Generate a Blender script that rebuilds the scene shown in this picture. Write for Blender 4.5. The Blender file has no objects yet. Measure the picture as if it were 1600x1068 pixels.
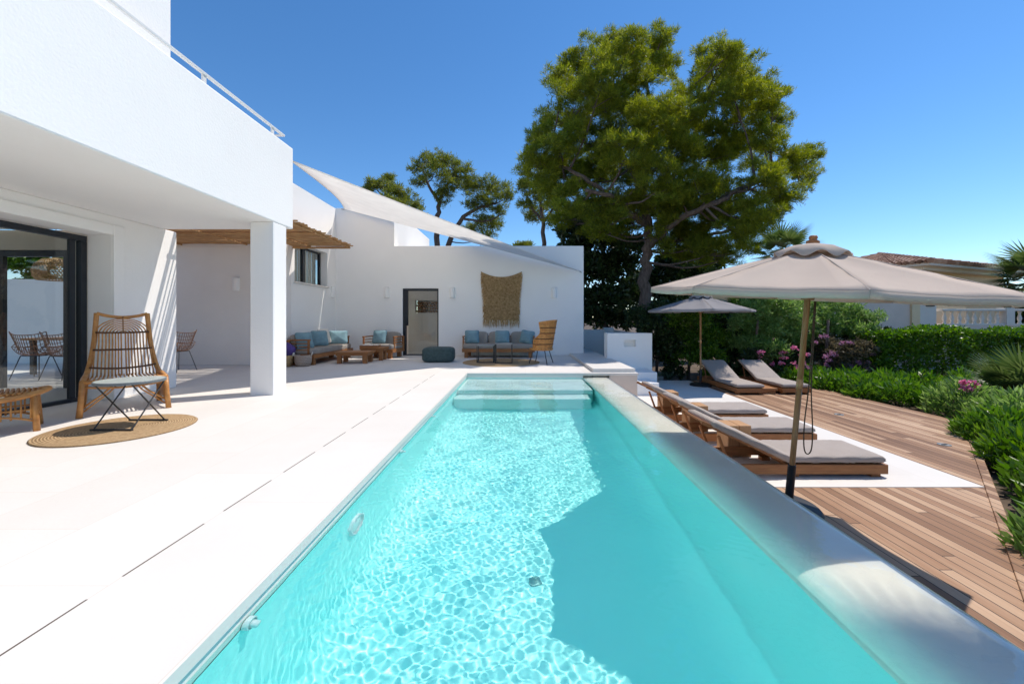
import bpy, math, random
import numpy as np
from mathutils import Vector, Matrix, Euler
random.seed(7); RNG = np.random.default_rng(7)
R = math.radians
sc = bpy.context.scene; COL = sc.collection
# ---------------------------------------------------------------- camera, sky, sun, exposure
cam = bpy.data.objects.new('camera', bpy.data.cameras.new('camera')); COL.objects.link(cam); sc.camera = cam
cam.data.sensor_width = 36; cam.data.lens = 630/1600*36; cam.location = (0, 0, 1.12); cam.rotation_euler = (R(90), 0, 0)
cam.data.shift_x = -12/1600; cam.data.shift_y = -35/1600; cam.data.clip_start = .05; cam.data.clip_end = 3000
SUN = Vector((.494, .28, 1.0))
w = bpy.data.worlds.new('World'); sc.world = w; w.use_nodes = True
nt = w.node_tree; sky = nt.nodes.new('ShaderNodeTexSky'); sky.sky_type = 'NISHITA'; sky.sun_disc = False
sky.sun_elevation = math.atan(1/math.hypot(SUN.x, SUN.y)); sky.sun_rotation = math.atan2(SUN.x, SUN.y)
sky.air_density = 1.0; sky.dust_density = .05; sky.ozone_density = 3.5; sky.altitude = 500
hs = nt.nodes.new('ShaderNodeHueSaturation'); hs.inputs['Saturation'].default_value = 1.22; hs.inputs['Value'].default_value = 1
nt.links.new(sky.outputs[0], hs.inputs['Color']); nt.links.new(hs.outputs[0], nt.nodes['Background'].inputs[0])
nt.nodes['Background'].inputs[1].default_value = .075
sl = bpy.data.lights.new('sun', 'SUN'); sl.energy = 2.0; sl.angle = R(.5); sl.color = (1, .925, .83)
so = bpy.data.objects.new('sun', sl); COL.objects.link(so); so.rotation_euler = (-SUN).to_track_quat('-Z', 'Y').to_euler()
sl.cycles.is_caustics_light = True
sc.view_settings.view_transform = 'Standard'; sc.view_settings.look = 'None'; sc.view_settings.gamma = 1
sc.view_settings.exposure = 1.2
sc.render.engine = 'CYCLES'
sc.cycles.max_bounces = 14; sc.cycles.transparent_max_bounces = 16; sc.cycles.diffuse_bounces = 10
sc.cycles.sample_clamp_indirect = 0
LOW = -.63; WATER = -.09

# ---------------------------------------------------------------- helpers
class MB:
    """collects shapes, linked as one mesh"""
    def __init__(s): s.v = []; s.f = []
    def add(s, vs, fs):
        k = len(s.v); s.v += [tuple(v) for v in vs]; s.f += [tuple(i+k for i in f) for f in fs]; return s
    def box(s, a, b, rot=None, piv=None):
        x0, y0, z0 = a; x1, y1, z1 = b
        vs = [Vector(p) for p in ((x0,y0,z0),(x1,y0,z0),(x1,y1,z0),(x0,y1,z0),(x0,y0,z1),(x1,y0,z1),(x1,y1,z1),(x0,y1,z1))]
        if rot is not None:
            pv = Vector(piv) if piv is not None else (Vector(a)+Vector(b))/2
            vs = [pv + rot @ (v-pv) for v in vs]
        return s.add(vs, [(0,3,2,1),(4,5,6,7),(0,1,5,4),(1,2,6,5),(2,3,7,6),(3,0,4,7)])
    def tube(s, pts, r, n=8, caps=True):
        pts = [Vector(p) for p in pts]; m = len(pts)
        rs = r if isinstance(r, (list, tuple)) else [r]*m
        vs = []; up = None
        for i, p in enumerate(pts):
            d = (pts[min(i+1, m-1)]-pts[max(i-1, 0)])
            if d.length < 1e-9: d = Vector((0,0,1))
            d.normalize()
            if up is None: up = d.orthogonal().normalized()
            else:
                up = up - d*up.dot(d)
                up = d.orthogonal().normalized() if up.length < 1e-6 else up.normalized()
            q = d.cross(up)
            for j in range(n):
                a = 2*math.pi*j/n; vs.append(p + (up*math.cos(a)+q*math.sin(a))*rs[i])
        fs = [(i*n+j, i*n+(j+1) % n, (i+1)*n+(j+1) % n, (i+1)*n+j) for i in range(m-1) for j in range(n)]
        if caps: fs += [tuple(range(n-1, -1, -1)), tuple(range((m-1)*n, m*n))]
        return s.add(vs, fs)
    def lathe(s, prof, n=24, c=(0,0,0)):
        vs = [(c[0]+r*math.cos(2*math.pi*j/n), c[1]+r*math.sin(2*math.pi*j/n), c[2]+z) for r, z in prof for j in range(n)]
        m = len(prof)
        fs = [(i*n+j, i*n+(j+1) % n, (i+1)*n+(j+1) % n, (i+1)*n+j) for i in range(m-1) for j in range(n)]
        if prof[0][0] > 1e-6: fs.append(tuple(range(n-1, -1, -1)))
        if prof[-1][0] > 1e-6: fs.append(tuple(range((m-1)*n, m*n)))
        return s.add(vs, fs)
    def prism(s, poly, z0, z1):
        n = len(poly); vs = [(x, y, z0) for x, y in poly]+[(x, y, z1) for x, y in poly]
        return s.add(vs, [tuple(range(n-1, -1, -1)), tuple(range(n, 2*n))]+[(i, (i+1) % n, n+(i+1) % n, n+i) for i in range(n)])
    def pillow(s, c, size, rot=None, e=.35, n=14, puff=0.0):
        """soft rounded box; size = full extents; puff pinches the rim like a scatter cushion"""
        vs = []; sx, sy, sz = [q/2 for q in size]; c = Vector(c)
        rot = rot or Matrix.Identity(3)
        sp = lambda a, p: math.copysign(abs(a)**p, a)
        for i in range(n+1):
            ph = -math.pi/2+math.pi*i/n
            for j in range(2*n):
                th = 2*math.pi*j/(2*n)
                x = sp(math.cos(ph), e)*sp(math.cos(th), e); y = sp(math.cos(ph), e)*sp(math.sin(th), e); z = sp(math.sin(ph), e)
                if puff:
                    z = math.sin(ph); x = sp(math.cos(ph), .45)*sp(math.cos(th), .3); y = sp(math.cos(ph), .45)*sp(math.sin(th), .3)
                    q = 1-puff*(1-min(1, max(abs(x), abs(y))**2)); z *= .12+.88*math.sqrt(max(0, 1-max(abs(x), abs(y))**3))
                    k = 1-.07*(1-min(abs(x), abs(y)))*max(abs(x), abs(y)); x *= k; y *= k
                vs.append(c + rot @ Vector((x*sx, y*sy, z*sz)))
        m = 2*n
        fs = [(i*m+j, i*m+(j+1) % m, (i+1)*m+(j+1) % m, (i+1)*m+j) for i in range(n) for j in range(m)]
        return s.add(vs, fs)
    def build(s, name, mat, parent=None, smooth=False, bevel=0, loc=None, seg=2):
        me = bpy.data.meshes.new(name); me.from_pydata(s.v, [], s.f); me.update()
        for m in (mat if isinstance(mat, (list, tuple)) else [mat]): me.materials.append(m)
        o = bpy.data.objects.new(name, me); COL.objects.link(o)
        if smooth: me.shade_smooth()
        if bevel:
            b = o.modifiers.new('Bevel', 'BEVEL'); b.width = bevel; b.segments = seg; b.limit_method = 'ANGLE'; b.angle_limit = R(40)
        if parent: o.parent = parent
        if loc: o.location = loc
        return o
def tag(o, label=None, cat=None, group=None, kind=None):
    if label: o['label'] = label
    if cat: o['category'] = cat
    if group: o['group'] = group
    if kind: o['kind'] = kind
    return o
def empty(name, loc=(0,0,0), rz=0, label=None, cat=None, group=None):
    o = bpy.data.objects.new(name, None); COL.objects.link(o); o.location = loc; o.rotation_euler = (0, 0, rz)
    o.empty_display_size = .2
    return tag(o, label, cat, group)
def copy_tree(o, parent=None):
    c = o.copy(); COL.objects.link(c)
    if parent: c.parent = parent
    for ch in [q for q in COL.objects if q.parent == o]: copy_tree(ch, c)
    return c
def arc(p0, p1, sag, n=10):
    p0 = Vector(p0); p1 = Vector(p1)
    return [p0.lerp(p1, i/n)+Vector(sag)*(4*(i/n)*(1-i/n)) for i in range(n+1)]
def smoothpath(pts, n=6):
    pts = [Vector(p) for p in pts]; out = []
    P = [pts[0]*2-pts[1]]+pts+[pts[-1]*2-pts[-2]]
    for i in range(1, len(P)-2):
        a, b, c, d = P[i-1], P[i], P[i+1], P[i+2]
        for k in range(n):
            t = k/n
            out.append(.5*((2*b)+(c-a)*t+(2*a-5*b+4*c-d)*t*t+(3*b-a-3*c+d)*t**3))
    return out+[pts[-1]]
# ---------------------------------------------------------------- materials
def math_(t, op, a, b=None, c=None):
    n = t.nodes.new('ShaderNodeMath'); n.operation = op
    for i, q in enumerate((a, b, c)):
        if q is None: continue
        if isinstance(q, (int, float)): n.inputs[i].default_value = q
        else: t.links.new(q, n.inputs[i])
    return n.outputs[0]
def N(nt, typ, **kw):
    n = nt.nodes.new(typ)
    for k, v in kw.items():
        if k in n.inputs.keys(): n.inputs[k].default_value = v
        else: setattr(n, k, v)
    return n
def newmat(name):
    m = bpy.data.materials.new(name); m.use_nodes = True
    return m, m.node_tree, m.node_tree.nodes['Principled BSDF']
def ramp(nt, stops):
    r = nt.nodes.new('ShaderNodeValToRGB'); e = r.color_ramp.elements
    while len(e) < len(stops): e.new(.5)
    for q, (p, c) in zip(e, stops): q.position = p; q.color = (*c, 1)
    return r
def mat(name, c, rough=.7, var=.12, scale=6., bump=.0, bscale=40., metal=0., stretch=(1,1,1), c2=None, detail=4., spec=.4):
    m, t, b = newmat(name)
    tc = N(t, 'ShaderNodeTexCoord'); mp = N(t, 'ShaderNodeMapping'); mp.inputs['Scale'].default_value = stretch
    t.links.new(tc.outputs['Object'], mp.inputs[0])
    nz = N(t, 'ShaderNodeTexNoise', Scale=scale, Detail=detail, Roughness=.6); t.links.new(mp.outputs[0], nz.inputs['Vector'])
    c2 = c2 or tuple(max(0, q*(1-2*var)) for q in c); c1 = tuple(min(1, q*(1+var)) for q in c) if c2 is None else c
    rp = ramp(t, [(.3, c2), (.7, c1)]); t.links.new(nz.outputs['Fac'], rp.inputs[0]); t.links.new(rp.outputs[0], b.inputs['Base Color'])
    b.inputs['Roughness'].default_value = rough; b.inputs['Metallic'].default_value = metal; b.inputs['Specular IOR Level'].default_value = spec
    if bump:
        n2 = N(t, 'ShaderNodeTexNoise', Scale=bscale, Detail=5.); t.links.new(mp.outputs[0], n2.inputs['Vector'])
        bp = N(t, 'ShaderNodeBump', Strength=bump, Distance=.02); t.links.new(n2.outputs['Fac'], bp.inputs['Height']); t.links.new(bp.outputs[0], b.inputs['Normal'])
    return m
M = {}
M = {}
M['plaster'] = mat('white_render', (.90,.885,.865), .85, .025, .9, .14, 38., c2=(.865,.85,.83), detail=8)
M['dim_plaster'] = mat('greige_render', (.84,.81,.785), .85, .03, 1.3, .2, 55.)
M['teak'] = mat('teak', (.40,.175,.06), .5, .25, 5., .15, 30., stretch=(1,12,12), c2=(.26,.10,.035))
M['teak_y'] = mat('teak_boards', (.42,.19,.065), .5, .25, 5., .15, 30., stretch=(12,1,12), c2=(.28,.11,.04))
M['pale_wood'] = mat('pale_wood', (.52,.30,.15), .6, .2, 6., .1, 40., stretch=(10,10,1), c2=(.40,.21,.10))
M['pole_wood'] = mat('pole_wood', (.36,.20,.085), .45, .2, 8., .05, 40., stretch=(10,10,1), c2=(.27,.14,.055))
M['rattan'] = mat('rattan', (.60,.29,.085), .4, .3, 14., .2, 60., c2=(.38,.155,.042))
M['dark_rattan'] = mat('dark_rattan', (.15,.06,.02), .5, .3, 30.)
M['pink_rattan'] = mat('woven_cane', (.42,.22,.13), .5, .3, 20.)
M['taupe'] = mat('taupe_canvas', (.40,.345,.31), .9, .05, 4., .3, 180.)
M['cush_grey'] = mat('taupe_upholstery', (.36,.325,.29), .95, .08, 5., .3, 160.)
M['blue'] = mat('blue_fabric', (.22,.36,.41), .9, .12, 7., .3, 140.)
M['pouf'] = mat('pouf_fabric', (.085,.125,.12), .95, .2, 18., .4, 120.)
M['steel'] = mat('dark_steel', (.045,.043,.042), .45, .15, 10.)
M['frame'] = mat('anthracite_frame', (.020,.025,.034), .4, .1, 8.)
M['black'] = mat('black_plastic', (.015,.015,.017), .5, .15, 10.)
M['tabletop'] = mat('grey_table_top', (.42,.47,.45), .35, .08, 8.)
M['tablerim'] = mat('grey_table_rim', (.16,.18,.19), .5, .1, 8.)
M['whitemetal'] = mat('white_metal', (.72,.72,.71), .4, .03, 5.)
M['bamboo'] = mat('bamboo_cane', (.64,.38,.17), .6, .3, 9., .2, 40., stretch=(.6,8,8), c2=(.34,.175,.07))
M['straw'] = mat('straw_fibre', (.60,.41,.21), .85, .3, 16., .2, 60., c2=(.25,.145,.055))
M['bark'] = mat('pine_bark', (.19,.14,.115), .95, .3, 5., 1., 22., stretch=(3,3,.7), c2=(.07,.05,.042))
M['twig'] = mat('grey_twig', (.12,.095,.075), .9, .2, 8., .4, 30.)
M['soil'] = mat('dry_soil', (.16,.115,.08), .95, .3, 1.2, .6, 20., c2=(.07,.05,.035))
M['cream'] = mat('cream_wall', (.90,.69,.43), .85, .05, 2., .1, 30.)
M['pinkwall'] = mat('pale_pink_wall', (.80,.66,.56), .85, .05, 2., .1, 30.)
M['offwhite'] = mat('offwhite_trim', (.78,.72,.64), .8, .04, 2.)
M['purple'] = mat('purple_cloth', (.12,.07,.28), .9, .2, 6., .3, 80.)
M['rope'] = mat('cord', (.10,.07,.045), .8, .2, 30.)
M['stone_grey'] = mat('grey_fitting', (.30,.31,.31), .4, .1, 20.)
M['whitewash'] = mat('white_plastic', (.75,.76,.76), .4, .02, 10.)
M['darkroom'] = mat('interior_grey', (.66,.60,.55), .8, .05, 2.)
M['log'] = mat('firewood', (.30,.16,.07), .9, .4, 14., .3, 40., c2=(.10,.045,.02))
M['drain'] = mat('teal_grey_grille', (.20,.42,.42), .6, .1, 30.)
M['pot'] = mat('weathered_stone', (.33,.29,.25), .9, .2, 6., .4, 30.)

def glass_mat():
    m = bpy.data.materials.new('window_glass'); m.use_nodes = True; t = m.node_tree; t.nodes.remove(t.nodes['Principled BSDF'])
    tr = N(t, 'ShaderNodeBsdfTransparent'); tr.inputs[0].default_value = (.86,.89,.88,1)
    gl = N(t, 'ShaderNodeBsdfGlossy'); gl.inputs['Roughness'].default_value = .0
    lw_ = N(t, 'ShaderNodeLayerWeight'); lw_.inputs['Blend'].default_value = .5; mx = N(t, 'ShaderNodeMixShader')
    t.links.new(math_(t, 'ADD', math_(t, 'MULTIPLY', math_(t, 'POWER', lw_.outputs['Facing'], 3.), .55), .04), mx.inputs[0]); t.links.new(tr.outputs[0], mx.inputs[1]); t.links.new(gl.outputs[0], mx.inputs[2])
    t.links.new(mx.outputs[0], t.nodes['Material Output'].inputs[0]); return m
M['glass'] = glass_mat()
def cloth_mat(name, c, tr=.35):
    m = bpy.data.materials.new(name); m.use_nodes = True; t = m.node_tree; t.nodes.remove(t.nodes['Principled BSDF'])
    d = N(t, 'ShaderNodeBsdfDiffuse'); l = N(t, 'ShaderNodeBsdfTranslucent'); mx = N(t, 'ShaderNodeMixShader'); mx.inputs[0].default_value = tr
    nz = N(t, 'ShaderNodeTexNoise', Scale=3., Detail=6.); tc = N(t, 'ShaderNodeTexCoord'); t.links.new(tc.outputs['Object'], nz.inputs['Vector'])
    rp = ramp(t, [(.3, tuple(q*.93 for q in c)), (.7, c)]); t.links.new(nz.outputs['Fac'], rp.inputs[0])
    for q in (d, l): t.links.new(rp.outputs[0], q.inputs[0])
    wv = N(t, 'ShaderNodeTexNoise', Scale=220., Detail=2.); t.links.new(tc.outputs['Object'], wv.inputs['Vector'])
    bp = N(t, 'ShaderNodeBump', Strength=.2, Distance=.005); t.links.new(wv.outputs['Fac'], bp.inputs['Height']); t.links.new(bp.outputs[0], d.inputs['Normal'])
    t.links.new(d.outputs[0], mx.inputs[1]); t.links.new(l.outputs[0], mx.inputs[2]); t.links.new(mx.outputs[0], t.nodes['Material Output'].inputs[0]); return m
M['sail'] = cloth_mat('sail_cloth', (.95,.925,.885), .68)
M['canopy'] = cloth_mat('taupe_parasol_cloth', (.68,.58,.50), .28)
M['canopy_shaded'] = cloth_mat('shaded_parasol_cloth', (.34,.325,.33), .18)  # same parasol cloth, tree shade put into a darker grey
M['shade_lamp'] = cloth_mat('woven_lamp', (.45,.30,.17), .3)

def stone_mat():
    m, t, b = newmat('cream_limestone_paving'); tc = N(t, 'ShaderNodeTexCoord'); sx = N(t, 'ShaderNodeSeparateXYZ'); t.links.new(tc.outputs['Object'], sx.inputs[0])
    x, y = sx.outputs[0], sx.outputs[1]
    n1 = N(t, 'ShaderNodeTexNoise', Scale=1.1, Detail=7., Roughness=.65); t.links.new(tc.outputs['Object'], n1.inputs['Vector'])
    # slabs: rows 0.6 m wide across x, 1.2 m long, shifted per row
    rowv = math_(t, 'DIVIDE', math_(t, 'ADD', x, 1.734), .62); row = math_(t, 'FLOOR', rowv)
    off = math_(t, 'FRACT', math_(t, 'MULTIPLY', row, .37))
    lv = math_(t, 'ADD', math_(t, 'DIVIDE', y, 1.24), off); li = math_(t, 'FLOOR', lv)
    cb = N(t, 'ShaderNodeCombineXYZ'); t.links.new(row, cb.inputs[0]); t.links.new(li, cb.inputs[1])
    wn = N(t, 'ShaderNodeTexWhiteNoise'); t.links.new(cb.outputs[0], wn.inputs['Vector'])
    f = math_(t, 'ADD', math_(t, 'MULTIPLY', n1.outputs['Fac'], .8), math_(t, 'MULTIPLY', wn.outputs['Value'], .22))
    rp = ramp(t, [(.25, (.665,.625,.575)), (.9, (.745,.715,.675))]); t.links.new(f, rp.inputs[0])
    fx = math_(t, 'FRACT', rowv); fy = math_(t, 'FRACT', lv)
    jx = math_(t, 'LESS_THAN', math_(t, 'ABSOLUTE', math_(t, 'SUBTRACT', fx, .5)), .497)
    jy = math_(t, 'LESS_THAN', math_(t, 'ABSOLUTE', math_(t, 'SUBTRACT', fy, .5)), .4985)
    j = math_(t, 'MULTIPLY', jx, jy)
    mj = N(t, 'ShaderNodeMixRGB'); mj.inputs[1].default_value = (.62,.56,.49,1); t.links.new(j, mj.inputs[0]); t.links.new(rp.outputs[0], mj.inputs[2])
    # slotted overflow drain along the pool
    dl = math_(t, 'LESS_THAN', math_(t, 'ABSOLUTE', math_(t, 'ADD', x, 1.734)), .0045)
    dd = math_(t, 'LESS_THAN', math_(t, 'FRACT', math_(t, 'DIVIDE', math_(t, 'ADD', y, .04), .60)), .76)
    yr = math_(t, 'LESS_THAN', y, 8.3)
    ds = math_(t, 'MULTIPLY', math_(t, 'MULTIPLY', dl, dd), yr)
    md = N(t, 'ShaderNodeMixRGB'); t.links.new(ds, md.inputs[0]); t.links.new(mj.outputs[0], md.inputs[1]); md.inputs[2].default_value = (.10,.075,.055,1)
    t.links.new(md.outputs[0], b.inputs['Base Color']); b.inputs['Roughness'].default_value = .62; b.inputs['Specular IOR Level'].default_value = .3
    n2 = N(t, 'ShaderNodeTexNoise', Scale=30., Detail=6.); t.links.new(tc.outputs['Object'], n2.inputs['Vector'])
    bp = N(t, 'ShaderNodeBump', Strength=.12, Distance=.01); t.links.new(n2.outputs['Fac'], bp.inputs['Height']); t.links.new(bp.outputs[0], b.inputs['Normal'])
    return m
M['stone'] = stone_mat()
M['pale_stone'] = mat('pale_limestone', (.80,.77,.725), .7, .03, 2.5, .15, 40., c2=(.74,.70,.65))
M['weir_stone'] = mat('weir_stone', (.88,.80,.71), .6, .03, 2.5, .1, 40., c2=(.82,.74,.65))
M['beige_face'] = mat('beige_render', (.64,.555,.48), .85, .04, 2., .2, 50.)
M['pool_plaster'] = mat('turquoise_pool_plaster', (.45,.92,.89), .8, .05, 1.6, .0, c2=(.41,.90,.87))
M['pool_step'] = mat('shallow_pool_plaster', (.74,.84,.81), .8, .03, 2.)  # basin plaster made paler, standing in for light through shallow water

def deck_mat():
    m, t, b = newmat('weathered_deck_boards'); tc = N(t, 'ShaderNodeTexCoord'); sx = N(t, 'ShaderNodeSeparateXYZ'); t.links.new(tc.outputs['Object'], sx.inputs[0])
    v = math_(t, 'DIVIDE', sx.outputs[0], .098); i = math_(t, 'FLOOR', v); fr = math_(t, 'FRACT', v)
    wo = N(t, 'ShaderNodeTexWhiteNoise', noise_dimensions='1D'); t.links.new(i, wo.inputs['W'])
    lv = math_(t, 'ADD', math_(t, 'DIVIDE', sx.outputs[1], 2.3), math_(t, 'MULTIPLY', wo.outputs['Value'], 7.3)); lf = math_(t, 'FRACT', lv); lii = math_(t, 'FLOOR', lv)
    cb = N(t, 'ShaderNodeCombineXYZ'); t.links.new(i, cb.inputs[0]); t.links.new(lii, cb.inputs[1])
    wn = N(t, 'ShaderNodeTexWhiteNoise'); t.links.new(cb.outputs[0], wn.inputs['Vector'])
    mp = N(t, 'ShaderNodeMapping'); mp.inputs['Scale'].default_value = (40, 1.6, 1); t.links.new(tc.outputs['Object'], mp.inputs[0])
    gr = N(t, 'ShaderNodeTexNoise', Scale=1., Detail=7., Roughness=.7); t.links.new(mp.outputs[0], gr.inputs['Vector'])
    bl = N(t, 'ShaderNodeTexNoise', Scale=.9, Detail=4.); t.links.new(tc.outputs['Object'], bl.inputs['Vector'])
    f = math_(t, 'ADD', math_(t, 'MULTIPLY', wn.outputs['Value'], .55), math_(t, 'MULTIPLY', gr.outputs['Fac'], .45))
    f = math_(t, 'ADD', math_(t, 'MULTIPLY', f, .8), math_(t, 'MULTIPLY', bl.outputs['Fac'], .25))
    rp = ramp(t, [(.24, (.15,.07,.034)), (.5, (.32,.175,.095)), (.76, (.54,.36,.23))]); t.links.new(f, rp.inputs[0])
    gx = math_(t, 'LESS_THAN', math_(t, 'ABSOLUTE', math_(t, 'SUBTRACT', fr, .5)), .462)
    gy = math_(t, 'LESS_THAN', math_(t, 'ABSOLUTE', math_(t, 'SUBTRACT', lf, .5)), .4985)
    g = math_(t, 'MULTIPLY', gx, gy)
    mg = N(t, 'ShaderNodeMixRGB'); mg.inputs[1].default_value = (.03,.02,.015,1); t.links.new(g, mg.inputs[0]); t.links.new(rp.outputs[0], mg.inputs[2])
    t.links.new(mg.outputs[0], b.inputs['Base Color']); b.inputs['Roughness'].default_value = .65; b.inputs['Specular IOR Level'].default_value = .3
    h = math_(t, 'ADD', g, math_(t, 'MULTIPLY', gr.outputs['Fac'], .3)); bp = N(t, 'ShaderNodeBump', Strength=.5, Distance=.006)
    t.links.new(h, bp.inputs['Height']); t.links.new(bp.outputs[0], b.inputs['Normal']); return m
M['deck'] = deck_mat()
def rug_mat():
    m, t, b = newmat('braided_jute'); tc = N(t, 'ShaderNodeTexCoord'); ln = N(t, 'ShaderNodeVectorMath', operation='LENGTH'); t.links.new(tc.outputs['Object'], ln.inputs[0])
    rr = math_(t, 'MULTIPLY', ln.outputs['Value'], 2*math.pi/.022); s = math_(t, 'SINE', rr)
    nz = N(t, 'ShaderNodeTexNoise', Scale=45., Detail=5.); t.links.new(tc.outputs['Object'], nz.inputs['Vector'])
    f = math_(t, 'ADD', math_(t, 'MULTIPLY', s, .22), nz.outputs['Fac'])
    rp = ramp(t, [(.25, (.27,.165,.075)), (.75, (.50,.345,.19))]); t.links.new(f, rp.inputs[0]); t.links.new(rp.outputs[0], b.inputs['Base Color'])
    b.inputs['Roughness'].default_value = .95; bp = N(t, 'ShaderNodeBump', Strength=.7, Distance=.01); t.links.new(f, bp.inputs['Height']); t.links.new(bp.outputs[0], b.inputs['Normal']); return m
M['jute'] = rug_mat()
def basket_mat():
    m, t, b = newmat('zigzag_basket_weave'); tc = N(t, 'ShaderNodeTexCoord'); sx = N(t, 'ShaderNodeSeparateXYZ'); t.links.new(tc.outputs['Object'], sx.inputs[0])
    an = math_(t, 'MULTIPLY', math_(t, 'ARCTAN2', sx.outputs[1], sx.outputs[0]), 22/math.pi*1.0)
    tri = math_(t, 'ABSOLUTE', math_(t, 'SUBTRACT', math_(t, 'FRACT', an), .5))
    f = math_(t, 'GREATER_THAN', math_(t, 'FRACT', math_(t, 'ADD', math_(t, 'MULTIPLY', sx.outputs[2], 26.), math_(t, 'MULTIPLY', tri, 1.6))), .5)
    mx = N(t, 'ShaderNodeMixRGB'); mx.inputs[1].default_value = (.58,.49,.41,1); mx.inputs[2].default_value = (.16,.10,.075,1); t.links.new(f, mx.inputs[0])
    t.links.new(mx.outputs[0], b.inputs['Base Color']); b.inputs['Roughness'].default_value = .9; return m
M['basket'] = basket_mat()
def tile_mat():
    m, t, b = newmat('terracotta_roof_tiles'); nz = N(t, 'ShaderNodeTexNoise', Scale=2.2, Detail=5.); tc = N(t, 'ShaderNodeTexCoord'); t.links.new(tc.outputs['Object'], nz.inputs['Vector'])
    gi = N(t, 'ShaderNodeNewGeometry'); f = math_(t, 'ADD', math_(t, 'MULTIPLY', gi.outputs['Random Per Island'], .5), math_(t, 'MULTIPLY', nz.outputs['Fac'], .5))
    rp = ramp(t, [(.2, (.22,.11,.065)), (.55, (.40,.22,.14)), (.85, (.52,.36,.26))]); t.links.new(f, rp.inputs[0]); t.links.new(rp.outputs[0], b.inputs['Base Color']); b.inputs['Roughness'].default_value = .85; return m
M['tiles'] = tile_mat()
def leaf_mat(name, cols, tr=.3, rough=.5, spec=.35):
    """leaf colours vary from leaf to leaf, a little light shines through"""
    m, t, b = newmat(name); gi = N(t, 'ShaderNodeNewGeometry')
    tc = N(t, 'ShaderNodeTexCoord'); nz = N(t, 'ShaderNodeTexNoise', Scale=.9, Detail=3.); t.links.new(tc.outputs['Object'], nz.inputs['Vector'])
    f = math_(t, 'ADD', math_(t, 'MULTIPLY', gi.outputs['Random Per Island'], .6), math_(t, 'MULTIPLY', nz.outputs['Fac'], .5))
    rp = ramp(t, [(.1+.8*i/(len(cols)-1), c) for i, c in enumerate(cols)]); t.links.new(f, rp.inputs[0]); t.links.new(rp.outputs[0], b.inputs['Base Color'])
    b.inputs['Roughness'].default_value = rough; b.inputs['Specular IOR Level'].default_value = spec
    tl = N(t, 'ShaderNodeBsdfTranslucent'); hsv = N(t, 'ShaderNodeHueSaturation'); hsv.inputs['Value'].default_value = 1.5; hsv.inputs['Saturation'].default_value = 1.1
    t.links.new(rp.outputs[0], hsv.inputs['Color']); t.links.new(hsv.outputs[0], tl.inputs[0])
    mx = N(t, 'ShaderNodeMixShader'); mx.inputs[0].default_value = tr
    t.links.new(b.outputs[0], mx.inputs[1]); t.links.new(tl.outputs[0], mx.inputs[2]); t.links.new(mx.outputs[0], t.nodes['Material Output'].inputs[0]); return m
M['pine'] = leaf_mat('pine_needles', [(.075,.105,.012), (.16,.195,.02), (.33,.34,.036)], .55)
M['pine_far'] = leaf_mat('pine_needles_olive', [(.065,.095,.018), (.14,.165,.026), (.26,.27,.04)], .5)
M['oak'] = leaf_mat('dark_evergreen_leaves', [(.012,.028,.010), (.03,.055,.016), (.055,.085,.025)], .2, .4)
M['hedge'] = leaf_mat('hedge_leaves', [(.03,.08,.010), (.075,.165,.016), (.17,.29,.026)], .42, .35, .5)
M['oleander'] = leaf_mat('oleander_leaves', [(.07,.15,.03), (.16,.27,.06), (.32,.42,.16)], .45, .4)
M['ground_leaf'] = leaf_mat('groundcover_leaves', [(.04,.10,.015), (.09,.20,.02), (.17,.28,.04)], .35, .4)
M['bougain'] = leaf_mat('dusky_shrub_leaves', [(.04,.05,.025), (.10,.085,.05), (.19,.15,.09)], .4)
M['pink'] = leaf_mat('pink_petals', [(.55,.10,.26), (.70,.22,.40), (.80,.40,.52)], .35)
M['mauve'] = leaf_mat('mauve_petals', [(.28,.10,.20), (.42,.20,.33), (.55,.36,.47)], .35)
M['palm'] = leaf_mat('palm_blades', [(.04,.075,.02), (.09,.14,.035), (.17,.22,.07)], .25, .4)
M['agave'] = leaf_mat('blue_green_blades', [(.04,.075,.05), (.09,.14,.09), (.14,.19,.12)], .15)

def water_mat():
    m, t, b = newmat('pool_water'); b.inputs['Transmission Weight'].default_value = 1; b.inputs['IOR'].default_value = 1.33; b.inputs['Roughness'].default_value = 0
    b.inputs['Base Color'].default_value = (.86,.985,1,1); return m
M['water'] = water_mat()

# ================================================================ SETTING
S = lambda o: tag(o, kind='structure')
gx = (-400,-1.45,1.86,400); gy = (-60,-3.1,8.8,900)
S(MB().add([(x,y,-.78) for y in gy for x in gx], [(j*4+i,j*4+i+1,j*4+i+5,j*4+i+4) for j in range(3) for i in range(3) if (i, j) != (1, 1)]).build('ground', M['soil']))
# terrace floor: L-shaped sheet around the pool
t = MB(); t.box((-14,-4,-.80), (-1.42,18,-.05)); t.box((-14,-14,-.05), (-1.10,18,0)); t.box((-1.10,-14,-.80), (8,-3.12,-.001)); t.box((-1.10,8.45,-.05), (2.49,8.62,-.002)); t.box((-1.10,8.62,-.80), (1.55,18,0))
o = S(t.build('terrace', M['stone']))
o = S(MB().box((1.56,8.60,-.80), (2.47,16.2,.075)).build('terrace_platform', M['stone'], bevel=.012))
# far coping block beside the weir (rendered face)
S(MB().box((1.88,8.452,-.80), (2.47,8.598,-.012)).build('coping_wall', M['beige_face'], bevel=.01))
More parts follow.
